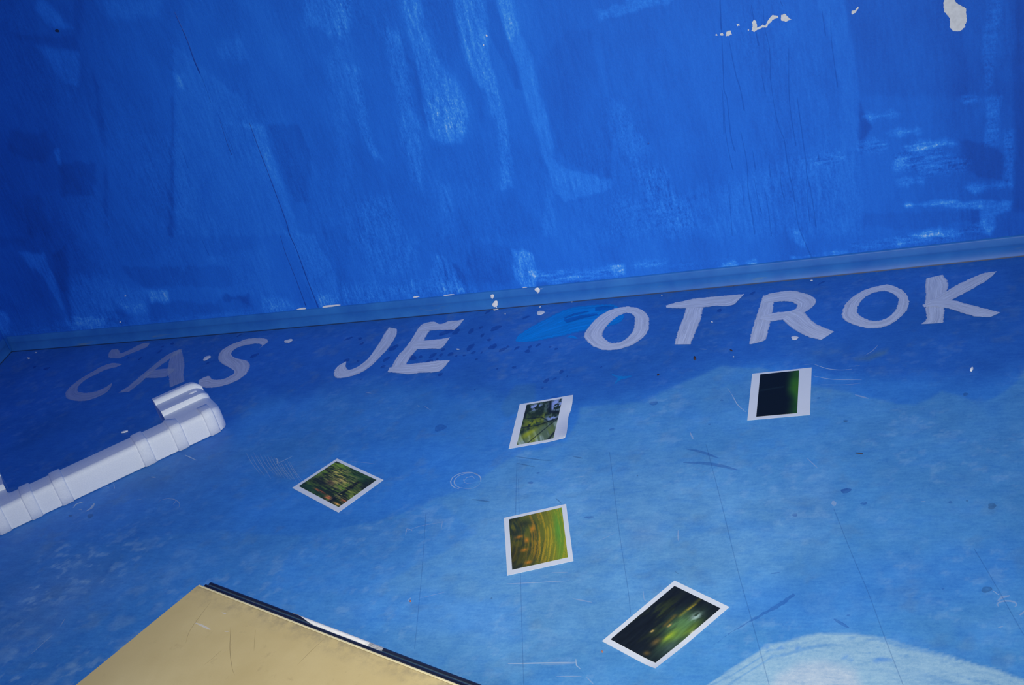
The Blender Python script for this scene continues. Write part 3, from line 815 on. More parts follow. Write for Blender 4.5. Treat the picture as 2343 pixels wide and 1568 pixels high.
for x in xs3:
    mb.add([(x, -o_, TZ + z) for o_, z in edp], [])
ns = len(xs3)
mb.f = [(i * k + j, i * k + j + 1, (i + 1) * k + j + 1, (i + 1) * k + j) for i in range(ns - 1) for j in range(k - 1)]
mb.f += [tuple(range(k))[::-1], tuple(range((ns - 1) * k, ns * k))]
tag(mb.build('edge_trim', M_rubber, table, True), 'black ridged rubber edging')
# smear of white paint over the edging
def trim_surface(v):                      # v 0..1 along the visible part of the edging profile, lifted a hair
    pts = edp[2:-2]
    f = v * (len(pts) - 1); i = min(int(f), len(pts) - 2); q = f - i
    a, b = pts[i], pts[i + 1]
    return (a[0] + (b[0] - a[0]) * q + 0.0003, a[1] + (b[1] - a[1]) * q + 0.0004)
def smear(name, tab, mat, nv=12):
    mb = MB()
    tb = catmull([np.array(r, float) for r in tab], 0.002)
    for i, (x, a, b) in enumerate(tb):
        row = []; uv = []
        for j in range(nv + 1):
            v = a + (b - a) * j / nv
            jit = 0.0
            o_, z_e = trim_surface(min(max(v, 0), 1))
            row.append((x, -o_, TZ + z_e)); uv.append((x * 3, j / nv))
        mb.add(row, [], uv)
    kk = nv + 1
    mb.f = [(i * kk + j, i * kk + j + 1, (i + 1) * kk + j + 1, (i + 1) * kk + j) for i in range(len(tb) - 1) for j in range(nv)]
    return mb.build(name, mat, table, True)
def along(px_, py_):
    q = on_z(px_, py_, TZ) - c0
    return float(q @ ex)
x_a, x_b = along(668, 1390), along(838, 1472)
L_ = x_b - x_a
M_smear = film('white_smear', (0.80, 0.80, 0.80), 0.12, cov=0.97, edge=True, streak=(40, 90))
tag(smear('paint_smear', [(x_a, 0.90, 0.97), (x_a + 0.15 * L_, 0.70, 0.97), (x_a + 0.33 * L_, 0.50, 0.97), (x_a + 0.55 * L_, 0.46, 0.95), (x_a + 0.8 * L_, 0.44, 0.92), (x_a + 1.0 * L_, 0.42, 0.86)], M_smear), 'smear of white paint')
M_smear2 = film('thin_white_smear', (0.78, 0.80, 0.84), 0.6, cov=0.62, edge=True, streak=(60, 140))
tag(smear('paint_smear', [(x_a + 0.96 * L_, 0.42, 0.90), (x_a + 1.08 * L_, 0.45, 0.82), (x_a + 1.16 * L_, 0.52, 0.75)], M_smear2), 'dry end of the white paint smear')
xq = along(550, 1375); xr = along(615, 1402)
tag(smear('paint_smear', [(xq - 0.004, 0.40, 0.44), (xq + 0.25 * (xr - xq), 0.32, 0.40), (xr, 0.26, 0.32)], M_smear2, 4), 'thin white streak')
for lx, ly in ((0.05, 0.06), (TLx - 0.05, 0.06), (0.05, TLy - 0.06), (TLx - 0.05, TLy - 0.06)):
    mb = MB(); vv = []
    for i in range(10):
        a = i / 10 * 2 * math.pi
        vv += [(lx + 0.013 * math.cos(a), ly + 0.013 * math.sin(a), 0.0), (lx + 0.017 * math.cos(a), ly + 0.017 * math.sin(a), TZ - 0.024)]
    mb.add(vv, [(2 * i, (2 * i + 2) % 20, (2 * i + 3) % 20, 2 * i + 1) for i in range(10)] + [tuple(range(0, 20, 2))[::-1]])
    mb.build('leg', plain('black_steel', (0.02, 0.02, 0.025), 0.4, 0.5), table, True)
# scuffs on the beige top
def tb_pt(px_, py_):
    q = on_z(px_, py_, TZ) - c0
    return np.array([q @ ex, q @ ey, TZ + 0.00025])
M_scuff = film('dark_scuff', (0.20, 0.15, 0.07), 0.25, cov=0.40, edge=False)
M_scuff_w = film('white_scuff', (0.80, 0.80, 0.78), 0.5, cov=0.65, edge=True)
def polyline_ribbon(pts, wid, taper=True, step=0.004, seed=0):
    pts = catmull(pts, step)
    n = len(pts); out = []
    for i, p in enumerate(pts):
        tng = pts[min(i + 1, n - 1)] - pts[max(i - 1, 0)]
        pe = np.array([-tng[1], tng[0], 0]); pe /= (np.linalg.norm(pe) + 1e-9)
        f = i / max(n - 1, 1)
        w = wid * (math.sin(math.pi * min(max(f, 0.04), 0.96)) ** 0.5 if taper else 1.0)
        out.append((p - pe * w / 2, p + pe * w / 2))
    return out
def ribbon(mb, pairs, nv=2, lift=None):
    kk = nv + 1; o = len(mb.v); u = 0
    for i, (a, b) in enumerate(pairs):
        if i: u += float(np.linalg.norm((a + b) / 2 - (pairs[i - 1][0] + pairs[i - 1][1]) / 2))
        row = [a + (b - a) * j / nv for j in range(kk)]
        if lift:
            for j, r in enumerate(row):
                r += np.asarray(lift) * math.sin(math.pi * j / nv)
        mb.add(row, [], [(u, j / nv) for j in range(kk)])
    mb.f += [(o + i * kk + j, o + i * kk + j + 1, o + (i + 1) * kk + j + 1, o + (i + 1) * kk + j) for i in range(len(pairs) - 1) for j in range(nv)]
for pts, w, mt in ((r1([(1405, 1010), (1330, 1110), (1260, 1210), (1235, 1290)]), 0.0006, M_scuff), (r1([(1535, 1180), (1530, 1330), (1545, 1450), (1562, 1500)]), 0.0008, M_scuff),
                   (r1([(2180, 1240), (2080, 1330), (1980, 1430)]), 0.0006, M_scuff), (r1([(1700, 1200), (1690, 1340)]), 0.0005, M_scuff), (r1([(1480, 1330), (1400, 1400), (1360, 1430)]), 0.0005, M_scuff),
                   (r1([(1300, 1155), (1350, 1175), (1400, 1200)]), 0.0030, M_scuff_w), (r1([(1475, 1085), (1505, 1095)]), 0.0016, M_scuff_w), (r1([(1495, 1212), (1520, 1212)]), 0.0022, M_scuff_w)):
    mb = MB(); ribbon(mb, polyline_ribbon([tb_pt(*p) for p in pts], w), 2)
    mb.build('scuff_mark', mt, table)

# ------------------------------------------------------------------ photo prints
M_paper = plain('print_paper', (0.78, 0.82, 0.85), 0.42, 0.4, 0.015)
t = NT('printed_picture'); t.base(t.attr('ink', True)); t.rough(0.45, 0.08); M_pic = t.m
def bil(Q, u, v):
    return (Q[0] * (1 - u) + Q[1] * u) * (1 - v) + (Q[3] * (1 - u) + Q[2] * u) * v
def print_obj(label, quad, inner, paint, curl=None, edge=None, inkgain=1.42):
    Q = [on_z(*p) for p in quad]
    cen = sum(Q) / 4
    def S_(u, v):
        p = bil(Q, u, v)
        z = curl(u, v) if curl else 0.0
        if edge and u > 0.78:
            ez = curl(1.0, v)
            ep = on_z(*edge(v), ez)
            k = ((u - 0.78) / 0.22) ** 1.6
            full = bil(Q, 1.0, v)
            p = p + (ep - full) * k
        q = p - cen; q[2] = z + 0.0004
        return q
    root = empty('photo_print', Matrix.Translation(Vector(cen)))
    tag(root, label, 'photo print', 'photo prints lying on the blue floor')
    nu, nv = 16, 22
    mb = MB()
    top = [S_(i / nu, j / nv) + np.array([0, 0, 0.0005]) for j in range(nv + 1) for i in range(nu + 1)]
    bot = [p - np.array([0, 0, 0.0004]) for p in top]
    K = nu + 1; nT = len(top)
    fc = [(j * K + i, j * K + i + 1, (j + 1) * K + i + 1, (j + 1) * K + i)[::-1] for j in range(nv) for i in range(nu)]
    fb = [tuple(a + nT for a in f)[::-1] for f in fc]
    rim = [i for i in range(nu)] + [j * K + nu for j in range(nv)] + [nv * K + nu - i for i in range(nu)] + [(nv - j) * K for j in range(nv)]
    fs = [(rim[i], rim[(i + 1) % len(rim)], nT + rim[(i + 1) % len(rim)], nT + rim[i]) for i in range(len(rim))]
    mb.add(top + bot, fc + fb + fs)
    mb.build('paper', M_paper, root, False)
    u0, u1, v0, v1 = inner
    nu, nv = 84, 108
    uu = np.linspace(0, 1, nu); vv = np.linspace(0, 1, nv)
    P = np.array([S_(u0 + (u1 - u0) * a, v0 + (v1 - v0) * b) + np.array([0, 0, 0.00075]) for b in vv for a in uu])
    me = grid_mesh('picture', P, nu, nv, True)
    A, B = np.meshgrid(uu, vv)
    rgb = paint(A.ravel(), B.ravel())
    col_attr(me, 'ink', np.clip(lin(np.clip(rgb, 0, 255)), 0, 1) * inkgain)
    me.materials.append(M_pic)
    tag(link('picture', me, root), 'printed picture inside the white border')
    return root
def mixc(c, t_, k):
    return c + (np.asarray(t_, float)[None] - c) * np.clip(k, 0, 1)[:, None]
def blob(u, v, cu, cv, ru, rv, rot=0.0):
    a, b = u - cu, v - cv
    x = a * math.cos(rot) + b * math.sin(rot); y = -a * math.sin(rot) + b * math.cos(rot)
    return np.exp(-((x / ru) ** 2 + (y / rv) ** 2))
def seg(u, v, a, b, w):
    ax, ay = a; bx, by = b; ex_, ey_ = bx - ax, by - ay
    t_ = np.clip(((u - ax) * ex_ + (v - ay) * ey_) / (ex_ ** 2 + ey_ ** 2), 0, 1)
    return np.exp(-(((u - ax - t_ * ex_) ** 2 + (v - ay - t_ * ey_) ** 2) / w ** 2))
def ink_autumn(u, v):
    st = fbm(u * 7, v * 44, 3, 4); st2 = fbm(u * 9, v * 52, 13, 4); big = fbm(u * 6, v * 9, 23, 4)
    c = np.tile(np.array([[30., 42, 36]]), (len(u), 1))
    c = mixc(c, (84, 110, 44), sstep(0.42, 0.62, st * 0.5 + big * 0.5) * 0.95)
    c = mixc(c, (34, 66, 42), blob(u, v, 0.75, 0.12, 0.45, 0.16) * 0.8)
    c = mixc(c, (150, 140, 70), (blob(u, v, 0.34, 0.28, 0.26, 0.14) + blob(u, v, 0.66, 0.46, 0.14, 0.10) + 0.5 * blob(u, v, 0.4, 0.5, 0.12, 0.12)) * sstep(0.35, 0.62, st2) * 1.1)
    c = mixc(c, (104, 132, 44), (blob(u, v, 0.12, 0.10, 0.16, 0.10) + blob(u, v, 0.80, 0.28, 0.10, 0.05) + blob(u, v, 0.78, 0.58, 0.2, 0.05)) * sstep(0.3, 0.6, st))
    c = mixc(c, (150, 110, 75), (blob(u, v, 0.38, 0.56, 0.10, 0.07) + blob(u, v, 0.52, 0.40, 0.07, 0.06)) * 0.8)
    c = mixc(c, (26, 32, 38), (blob(u, v, 0.22, 0.66, 0.24, 0.12) + blob(u, v, 0.98, 0.25, 0.14, 0.3)) * 0.85)
    c = mixc(c, (30, 58, 44), blob(u, v, 0.25, 0.92, 0.4, 0.10) * 0.8)
    c = mixc(c, (30, 46, 40), seg(u, v, (0.54, 0.22), (0.54, 0.52), 0.03) * 0.8)
    for a in (0.35, 0.0):
        c = mixc(c, (24, 30, 34), seg(u, v, (0.78, 0.27), (0.775, 1.0), 0.035) * 0.95)
    c = mixc(c, (90, 90, 88), seg(u, v, (0.735, 0.60), (0.73, 1.0), 0.008) * 0.5)
    c = mixc(c, (206, 90, 56), (blob(u, v, 0.42, 0.865, 0.11, 0.026)) * sstep(0.25, 0.6, st) * 1.1)
    c = mixc(c, (196, 100, 62), blob(u, v, 0.66, 0.91, 0.07, 0.045) * sstep(0.3, 0.6, st2) * 1.2)
    c = mixc(c, (206, 150, 76), blob(u, v, 0.92, 0.95, 0.08, 0.025) * 1.0)
    c = mixc(c, (170, 160, 84), sstep(0.58, 0.72, st2) * (blob(u, v, 0.4, 0.35, 0.35, 0.25) + blob(u, v, 0.85, 0.65, 0.25, 0.2)) * 0.8)
    c = mixc(c, (28, 36, 34), sstep(0.55, 0.70, fbm(u * 8, v * 40, 43, 4)) * 0.7)
    c = mixc(c, (150, 84, 50), blob(u, v, 0.95, 0.80, 0.07, 0.05) * sstep(0.35, 0.6, st) * 1.1)
    c = mixc(c, (96, 110, 46), (blob(u, v, 0.95, 0.52, 0.12, 0.14)) * sstep(0.4, 0.65, st2))
    return c
def ink_branches(u, v):
    r = np.hypot(u - 0.45, (v - 0.15)); th = np.arctan2(v - 0.15, u - 0.45)
    st = fbm(u * 9 - v * -6, (u + v) * 2.0 + 9, 4, 4)
    sw = fbm((u * 0.75 + v * 0.9) * 3.0, (u * 0.8 - v * 0.5) * 22, 5, 4)
    leaf = fbm(u * 12, v * 14, 15, 5)
    c = np.tile(np.array([[52., 70, 46]]), (len(u), 1))
    c = mixc(c, (30, 42, 36), sstep(0.42, 0.62, leaf) * 0.9)
    c = mixc(c, (112, 124, 36), (blob(u, v, 0.32, 0.52, 0.3, 0.14) + 0.8 * blob(u, v, 0.62, 0.40, 0.12, 0.08)) * sstep(0.40, 0.60, fbm(u * 14, v * 14, 33, 4)))
    sky = blob(u, v, 0.27, 0.11, 0.18, 0.075) + blob(u, v, 0.85, 0.14, 0.20, 0.16) + 0.8 * blob(u, v, 0.82, 0.47, 0.16, 0.06)
    c = mixc(c, (124, 142, 190), sky * sstep(0.62, 0.42, leaf) * 1.5)
    lower = sstep(0.58, 0.70, v + 0.10 * (u - 0.5) * 2)
    lw_ = mixc(np.tile(np.array([[78., 96, 74]]), (len(u), 1)), (40, 56, 50), sstep(0.45, 0.65, sw))
    lw_ = mixc(lw_, (150, 170, 170), sstep(0.52, 0.70, fbm((u * 0.75 + v * 0.9) * 2.2, (u * 0.8 - v * 0.5) * 16, 25, 4)) * 0.75)
    lw_ = mixc(lw_, (134, 142, 30), (blob(u, v, 0.28, 0.74, 0.26, 0.10, -0.5) + 0.7 * blob(u, v, 0.42, 0.92, 0.14, 0.10, -0.5)) * 0.95)
    lw_ = mixc(lw_, (104, 122, 62), blob(u, v, 0.85, 0.8, 0.3, 0.2) * sstep(0.4, 0.6, sw) * 0.8)
    c = c * (1 - lower)[:, None] + lw_ * lower[:, None]
    for a, b, w in (((0.0, 0.585), (0.45, 0.60), .012), ((0.45, 0.60), (0.72, 0.55), .014), ((0.72, 0.55), (1.0, 0.50), .018), ((1.0, 0.52), (0.80, 0.64), .013), ((0.80, 0.64), (0.55, 0.82), .011),
                    ((0.55, 0.82), (0.3, 1.0), .012), ((0.10, 0.375), (0.52, 0.40), .012), ((0.52, 0.40), (0.70, 0.51), .013), ((0.66, 0.0), (0.72, 0.30), .05), ((0.72, 0.30), (1.0, 0.36), .035),
                    ((0.0, 0.05), (0.04, 0.35), .03), ((1.0, 0.85), (0.85, 1.0), .03)):
        c = mixc(c, (24, 32, 36), seg(u, v, a, b, w) * 0.95)
    return c
def ink_black(u, v):
    g_ = sstep(0.66, 0.98, u + 0.10 * (fbm(u * 2, v * 3, 4, 3) - 0.5) * 2 + 0.05 * np.sin(v * 5))
    c = np.tile(np.array([[15., 22, 28]]), (len(u), 1))
    c = mixc(c, (42, 92, 34), g_ * (0.75 + 0.5 * (fbm(u * 4, v * 7, 14, 3) - 0.5)))
    c = mixc(c, (58, 108, 24), g_ * g_ * blob(u, v, 1.0, 0.42, 0.3, 0.22) * 0.7)
    return mixc(c, (24, 38, 44), seg(u, v, (0.05, 0.40), (0.62, 0.36), 0.02) * 0.7)
def ink_swirl(u, v):
    cx, cy = -0.55, 0.42
    r = np.hypot((u - cx), (v - cy) * 0.9); th = np.arctan2((v - cy) * 0.9, u - cx)
    st = fbm(r * 44, th * 3.4, 6, 4); st2 = fbm(r * 20, th * 6, 16, 4); fine = fbm(r * 110, th * 5, 26, 3)
    c = np.tile(np.array([[84., 90, 38]]), (len(u), 1))
    c = mixc(c, (44, 58, 44), sstep(0.45, 0.62, st2) * (1.05 - u))
    c = mixc(c, (52, 48, 26), blob(u, v, 0.0, 0.75, 0.4, 0.35) * 0.7)
    c = mixc(c, (190, 132, 34), sstep(0.48, 0.66, st) * (0.10 + 0.62 * blob(u, v, 0.58, 0.35, 0.26, 0.8)))
    c = mixc(c, (128, 128, 40), sstep(0.45, 0.8, u) * 0.75)
    c = mixc(c, (98, 132, 40), sstep(0.72, 0.95, u) * 0.8)
    c = mixc(c, (166, 146, 40), sstep(0.52, 0.66, st) * sstep(0.4, 0.7, u) * 0.6)
    c = mixc(c, (80, 138, 52), blob(u, v, 0.88, 0.45, 0.06, 0.3) * 0.7)
    c = mixc(c, (196, 120, 36), (blob(u, v, 0.17, 0.40, 0.06, 0.03) + blob(u, v, 0.30, 0.50, 0.04, 0.05) + blob(u, v, 0.24, 0.68, 0.06, 0.03) + blob(u, v, 0.3, 0.93, 0.06, 0.03) + blob(u, v, 0.42, 0.3, 0.03, 0.06)) * 0.8)
    c = mixc(c, (30, 38, 38), (blob(u, v, 0.26, 0.16, 0.16, 0.08) + blob(u, v, 0.05, 0.02, 0.15, 0.08) + blob(u, v, 0.05, 0.30, 0.12, 0.06) + blob(u, v, 0.0, 1.0, 0.2, 0.08)) * 0.7)
    return c * (0.86 + 0.28 * fine)[:, None]
def ink_glow(u, v):                        # u across the short side, v along the long side
    st = fbm(u * 22, v * 5, 7, 4); st2 = fbm(u * 9 + 3, v * 3, 17, 4)
    c = np.tile(np.array([[22., 28, 34]]), (len(u), 1))
    c = mixc(c, (52, 62, 34), sstep(0.45, 0.7, st2) * blob(u, v, 0.35, 0.45, 0.4, 0.35) * 0.9)
    c = mixc(c, (76, 110, 68), (blob(u, v, 0.70, 0.40, 0.20, 0.22) + 0.7 * blob(u, v, 0.9, 0.6, 0.16, 0.3)) * (0.6 + 0.7 * st))
    c = mixc(c, (100, 128, 46), (blob(u, v, 0.78, 0.60, 0.09, 0.12) + blob(u, v, 0.93, 0.42, 0.06, 0.14)) * (0.6 + 0.6 * st))
    c = mixc(c, (150, 162, 44), blob(u, v, 0.74, 0.63, 0.03, 0.08) * 0.7)
    c = mixc(c, (150, 172, 164), blob(u, v, 0.80, 0.24, 0.07, 0.07) * sstep(0.4, 0.6, fbm(u * 18, v * 18, 27, 3)) * 0.9)
    c = mixc(c, (70, 92, 84), blob(u, v, 0.93, 0.75, 0.08, 0.12) * 0.7)
    c = mixc(c, (196, 164, 44), seg(u, v, (0.60, 0.10), (0.585, 0.20), 0.014) * 0.9)
    c = mixc(c, (150, 140, 44), seg(u, v, (0.58, 0.02), (0.57, 0.32), 0.03) * 0.5)
    c = mixc(c, (110, 96, 44), seg(u, v, (0.50, 0.36), (0.52, 0.52), 0.03) * 0.7)
    c = mixc(c, (206, 170, 96), blob(u, v, 0.44, 0.665, 0.020, 0.022) * 1.0)
    c = mixc(c, (206, 160, 86), blob(u, v, 0.585, 0.50, 0.018, 0.030) * 0.9)
    c = mixc(c, (104, 84, 46), (blob(u, v, 0.66, 0.76, 0.05, 0.06) + blob(u, v, 0.72, 0.94, 0.05, 0.03)) * 0.8)
    c = mixc(c, (206, 206, 160), blob(u, v, 1.0, 0.44, 0.025, 0.04) * 0.9)
    c = mixc(c, (22, 27, 33), sstep(0.25, 0.05, v) * sstep(0.78, 0.6, u) * 0.4)
    return c * (0.8 + 0.4 * st)[:, None]
print_obj('photo print of blurred autumn woods, turned cornerwise, nearest the white foam', [(771.6, 1050.3), (877.7, 1099.4), (774.6, 1174), (669, 1117.5)], (0.053, 0.917, 0.064, 0.907), ink_autumn, inkgain=1.85)
_eB = [(1311.6, 904.8), (1310.0, 922), (1306.9, 937.8), (1300.6, 955), (1299.2, 976), (1296.3, 993.3), (1292.5, 1003.3)]
def edgeB(v):
    f = v * 6; i = min(int(f), 5); q = f - i
    return (_eB[i][0] * (1 - q) + _eB[i + 1][0] * q, _eB[i][1] * (1 - q) + _eB[i + 1][1] * q)
def curlB(u, v):
    k = max(0.0, (u - 0.72) / 0.28)
    return k ** 1.8 * (0.010 * math.exp(-((v - 0.86) / 0.24) ** 2) + 0.003 * math.exp(-((v - 0.1) / 0.2) ** 2) - 0.0)
print_obj('photo print of tree branches and sky, right edge curling up', [(1189.4, 926.3), (1311.6, 904.8), (1289.5, 1006.5), (1163.9, 1028.2)], (0.14, 0.81, 0.045, 0.95), ink_branches, curlB, edgeB, 1.55)
print_obj('nearly black photo print fading to green, below the letter R', [(1721.1, 856.3), (1857.3, 842.2), (1853.3, 950.4), (1710.1, 963)], (0.14, 0.795, 0.037, 0.947), ink_black)
print_obj('photo print of swirling gold and green streaks', [(1153, 1186.6), (1295.4, 1154.5), (1312.5, 1284.8), (1160.9, 1318.4)], (0.080, 0.926, 0.050, 0.927), ink_swirl)
print_obj('dark photo print with a green glow, the nearest print to the white cloud patch', [(1543.6, 1329.8), (1669.2, 1390.6), (1500.6, 1535.2), (1377.5, 1468.5)], (0.080, 0.920, 0.060, 0.940), ink_glow,
          lambda u, v: 0.0035 * max(0, (u - 0.7) / 0.3) ** 2 * max(0, (v - 0.6) / 0.4))

# ------------------------------------------------------------------ white lettering on the floor
def strokes(name, label, mat, parts, z0=0.0006, jitter=0.0011):
    mb = MB(); sd = abs(hash(label)) % 1 + len(label)
    for q, (A, B, conv) in enumerate(parts):
        A, B = conv(A), conv(B)
        z = z0 + 0.00025 * q
        n = min(len(A), len(B)) if len(A) == len(B) else 0
        a3 = [fl(x, y) for x, y in A]; b3 = [fl(x, y) for x, y in B]
        ca = catmull(a3, 0.0008); cb = catmull(b3, 0.0008)
        def resample(c, m_):
            c = np.array(c); d = np.r_[0, np.cumsum(np.linalg.norm(np.diff(c, axis=0), axis=1))]
            tt = np.linspace(0, d[-1], m_)
            return np.stack([np.interp(tt, d, c[:, i]) for i in range(3)], 1)
        ln_m = max(np.linalg.norm(np.diff(np.array(ca), axis=0), axis=1).sum(), np.linalg.norm(np.diff(np.array(cb), axis=0), axis=1).sum())
        m_ = max(8, int(ln_m / 0.0018))
        ra, rb = resample(ca, m_), resample(cb, m_)
        pairs = []
        for i in range(m_):
            a, b = ra[i].copy(), rb[i].copy()
            w = b - a; wn = np.linalg.norm(w) + 1e-9
            ja = (vnoise(i * 0.55, q * 7.1, sd) - 0.5) * 2 * jitter; jb = (vnoise(i * 0.55 + 40, q * 7.1, sd + 3) - 0.5) * 2 * jitter
            a = a - w / wn * ja; b = b + w / wn * jb
            a[2] = b[2] = z
            pairs.append((a, b))
        ribbon(mb, pairs, 6)
        for i in range(len(mb.uv) - len(pairs) * 7, len(mb.uv)):
            mb.uv[i] = (mb.uv[i][0] + q * 3.7, mb.uv[i][1])
    o = mb.build(name, mat, floor)
    tag(o, label)
    return o
strokes('painted_letter', 'thin white letter C', M_letter_thin, [
    ([(812, 912), (750, 905), (680, 925), (600, 970), (520, 1020), (460, 1070), (435, 1110), (450, 1140), (500, 1155), (570, 1155), (640, 1135), (700, 1105), (735, 1070), (748, 1037)],
     [(811, 914), (770, 932), (700, 950), (630, 985), (575, 1012), (530, 1050), (516, 1080), (522, 1094), (545, 1101), (575, 1102), (615, 1098), (660, 1085), (700, 1065), (747, 1035)], cA)])
strokes('painted_caron', 'white caron mark above the letter C', M_letter_thin, [
    ([(742, 815), (722, 840), (722, 868), (760, 873), (800, 871), (860, 845), (920, 822), (975, 798), (995, 773)],
     [(785, 810), (796, 830), (800, 838), (815, 836), (835, 828), (870, 812), (920, 785), (960, 772), (993, 770)], cA)])
strokes('painted_letter', 'thin white letter A', M_letter_thin, [
    ([(1195, 812), (1140, 835), (1070, 880), (990, 945), (900, 1020), (840, 1068), (786, 1102)],
     [(1212, 828), (1150, 862), (1090, 905), (1010, 965), (940, 1030), (885, 1075), (858, 1096)], cA),
    ([(1160, 830), (1128, 880), (1116, 940), (1120, 990), (1127, 1030), (1130, 1068)], [(1206, 812), (1216, 850), (1225, 910), (1222, 960), (1221, 1000), (1229, 1026)], cA),
    ([(955, 1000), (985, 965), (1040, 950), (1100, 942), (1165, 941)], [(958, 1003), (1000, 1005), (1050, 1004), (1100, 998), (1150, 965)], cA)])
strokes('painted_letter', 'white letter S partly behind the foam', M_letter_mid, [
    ([(1785, 762), (1768, 744), (1720, 739), (1650, 743), (1580, 765), (1520, 790), (1470, 825), (1450, 868), (1466, 900), (1515, 930), (1555, 955), (1548, 978), (1510, 1000), (1460, 1015), (1410, 1012), (1390, 990), (1345, 1005), (1320, 1020)],
     [(1715, 813), (1742, 788), (1710, 775), (1650, 783), (1590, 797), (1552, 820), (1537, 845), (1558, 868), (1600, 880), (1640, 890), (1661, 920), (1642, 970), (1590, 1012), (1520, 1045), (1430, 1066), (1390, 1069), (1360, 1068), (1320, 1060)], cA)])
strokes('painted_letter', 'white letter J', M_letter, [
    ([(372, 678), (368, 722), (320, 800), (270, 855), (200, 925), (130, 970), (60, 995), (0, 1005), (-40, 998), (-45, 970), (-25, 930), (35, 894)],
     [(320, 668), (297, 698), (262, 760), (225, 815), (185, 870), (140, 910), (100, 935), (62, 948), (42, 945), (34, 925), (33, 908), (36, 893)], cB)])
strokes('painted_letter', 'white letter E', M_letter, [
    ([(510, 685), (495, 705), (470, 745), (430, 800), (385, 850), (355, 895), (338, 930)], [(590, 690), (562, 735), (545, 765), (510, 810), (468, 860), (442, 900), (430, 930)], cB),
    ([(505, 688), (530, 655), (570, 636), (620, 630), (660, 646), (720, 626), (780, 622), (821, 611)], [(510, 692), (545, 692), (590, 690), (640, 686), (690, 685), (730, 683), (765, 678), (819, 616)], cB),
    ([(490, 765), (560, 756), (620, 750), (690, 742), (726, 734)], [(480, 812), (550, 813), (610, 809), (670, 806), (724, 739)], cB),
    ([(325, 936), (400, 920), (480, 911), (560, 902), (640, 891), (725, 889)], [(311, 966), (400, 976), (450, 980), (540, 971), (655, 961), (723, 893)], cB)])
strokes('painted_letter', 'white letter O over the turquoise paint', M_letter, [
    ([(1900, 528), (1970, 538), (2025, 570), (2048, 620), (2040, 690), (1995, 745), (1920, 790), (1830, 815), (1750, 818), (1680, 795), (1630, 750), (1618, 715), (1660, 650), (1720, 590), (1800, 548), (1900, 528)],
     [(1895, 570), (1930, 578), (1950, 595), (1952, 640), (1940, 690), (1905, 735), (1870, 760), (1830, 770), (1790, 768), (1760, 750), (1740, 725), (1740, 700), (1765, 660), (1800, 625), (1840, 595), (1895, 570)], cB)])
strokes('painted_letter', 'white letter T', M_letter, [
    ([(80, 535), (60, 600), (35, 660), (15, 725), (2, 781)], [(193, 535), (175, 610), (152, 670), (130, 725), (108, 780)], cC),
    ([(-56, 524), (-20, 510), (40, 497), (130, 478), (250, 465), (350, 456), (464, 447)], [(-52, 538), (0, 541), (60, 542), (190, 535), (280, 526), (385, 521), (462, 450)], cC)])
strokes('painted_letter', 'white letter R', M_letter, [
    ([(592, 455), (575, 500), (555, 560), (530, 640), (510, 710), (498, 781)], [(668, 470), (655, 540), (642, 615), (624, 690), (605, 750), (545, 772)], cC),
    ([(582, 478), (615, 450), (700, 431), (780, 425), (860, 440), (920, 465), (942, 493), (918, 532), (862, 572), (790, 603), (700, 620), (630, 628), (570, 612)],
     [(600, 505), (655, 503), (700, 497), (745, 495), (785, 502), (812, 517), (814, 530), (805, 545), (780, 557), (730, 565), (680, 568), (620, 580), (575, 592)], cC),
    ([(800, 548), (862, 570), (910, 620), (970, 660), (1064, 696)], [(715, 615), (775, 668), (830, 702), (900, 736), (975, 753)], cC)])
strokes('painted_letter', 'white letter O between R and K', M_letter, [
    ([(1410, 382), (1480, 400), (1540, 445), (1560, 500), (1540, 560), (1490, 610), (1430, 650), (1360, 672), (1280, 672), (1190, 650), (1130, 615), (1112, 580), (1140, 510), (1200, 455), (1290, 410), (1410, 382)],
     [(1395, 425), (1430, 435), (1475, 460), (1490, 490), (1475, 540), (1440, 585), (1400, 610), (1360, 622), (1310, 622), (1260, 605), (1225, 585), (1217, 560), (1225, 520), (1265, 470), (1320, 438), (1395, 425)], cC)])
strokes('painted_letter', 'white letter K', M_letter, [
    ([(1675, 342), (1666, 400), (1670, 450), (1665, 500), (1670, 560), (1675, 612), (1642, 646)], [(1782, 318), (1817, 365), (1810, 430), (1795, 480), (1796, 540), (1792, 590), (1786, 638)], cC),
    ([(1715, 482), (1810, 425), (1900, 375), (2000, 330), (2060, 307), (2140, 297)], [(1760, 540), (1830, 495), (1900, 457), (2000, 402), (2085, 350), (2138, 301)], cC),
    ([(1648, 520), (1720, 482), (1860, 490), (1940, 512), (2050, 540), (2166, 571)], [(1660, 535), (1740, 532), (1830, 546), (1920, 575), (2000, 597), (2095, 603)], cC)])
# turquoise patch and the little bird-shaped flick
strokes('turquoise_patch', 'turquoise brushed oval beside the letter O', M_turq, [
    ([(1160, 755), (1185, 715), (1280, 655), (1380, 600), (1500, 545), (1620, 522), (1750, 514), (1820, 517), (1850, 545)],
     [(1165, 762), (1230, 765), (1330, 752), (1480, 722), (1620, 690), (1720, 680), (1800, 655), (1860, 630), (1884, 595)], cB),
    ([(1500, 735), (1540, 738), (1585, 744)], [(1530, 718), (1560, 735), (1590, 741)], cB)], 0.0003, 0.002)
strokes('turquoise_streak', 'dark blue brush streak inside the turquoise patch', M_dark, [([(1480, 618), (1580, 590), (1700, 575)], [(1500, 640), (1600, 612), (1710, 585)], cB), ([(1690, 535), (1760, 525), (1815, 530)], [(1690, 560), (1760, 555), (1815, 550)], cB),
    ([(1480, 605), (1560, 575), (1640, 560)], [(1490, 612), (1570, 585), (1650, 566)], cB)], 0.0009)
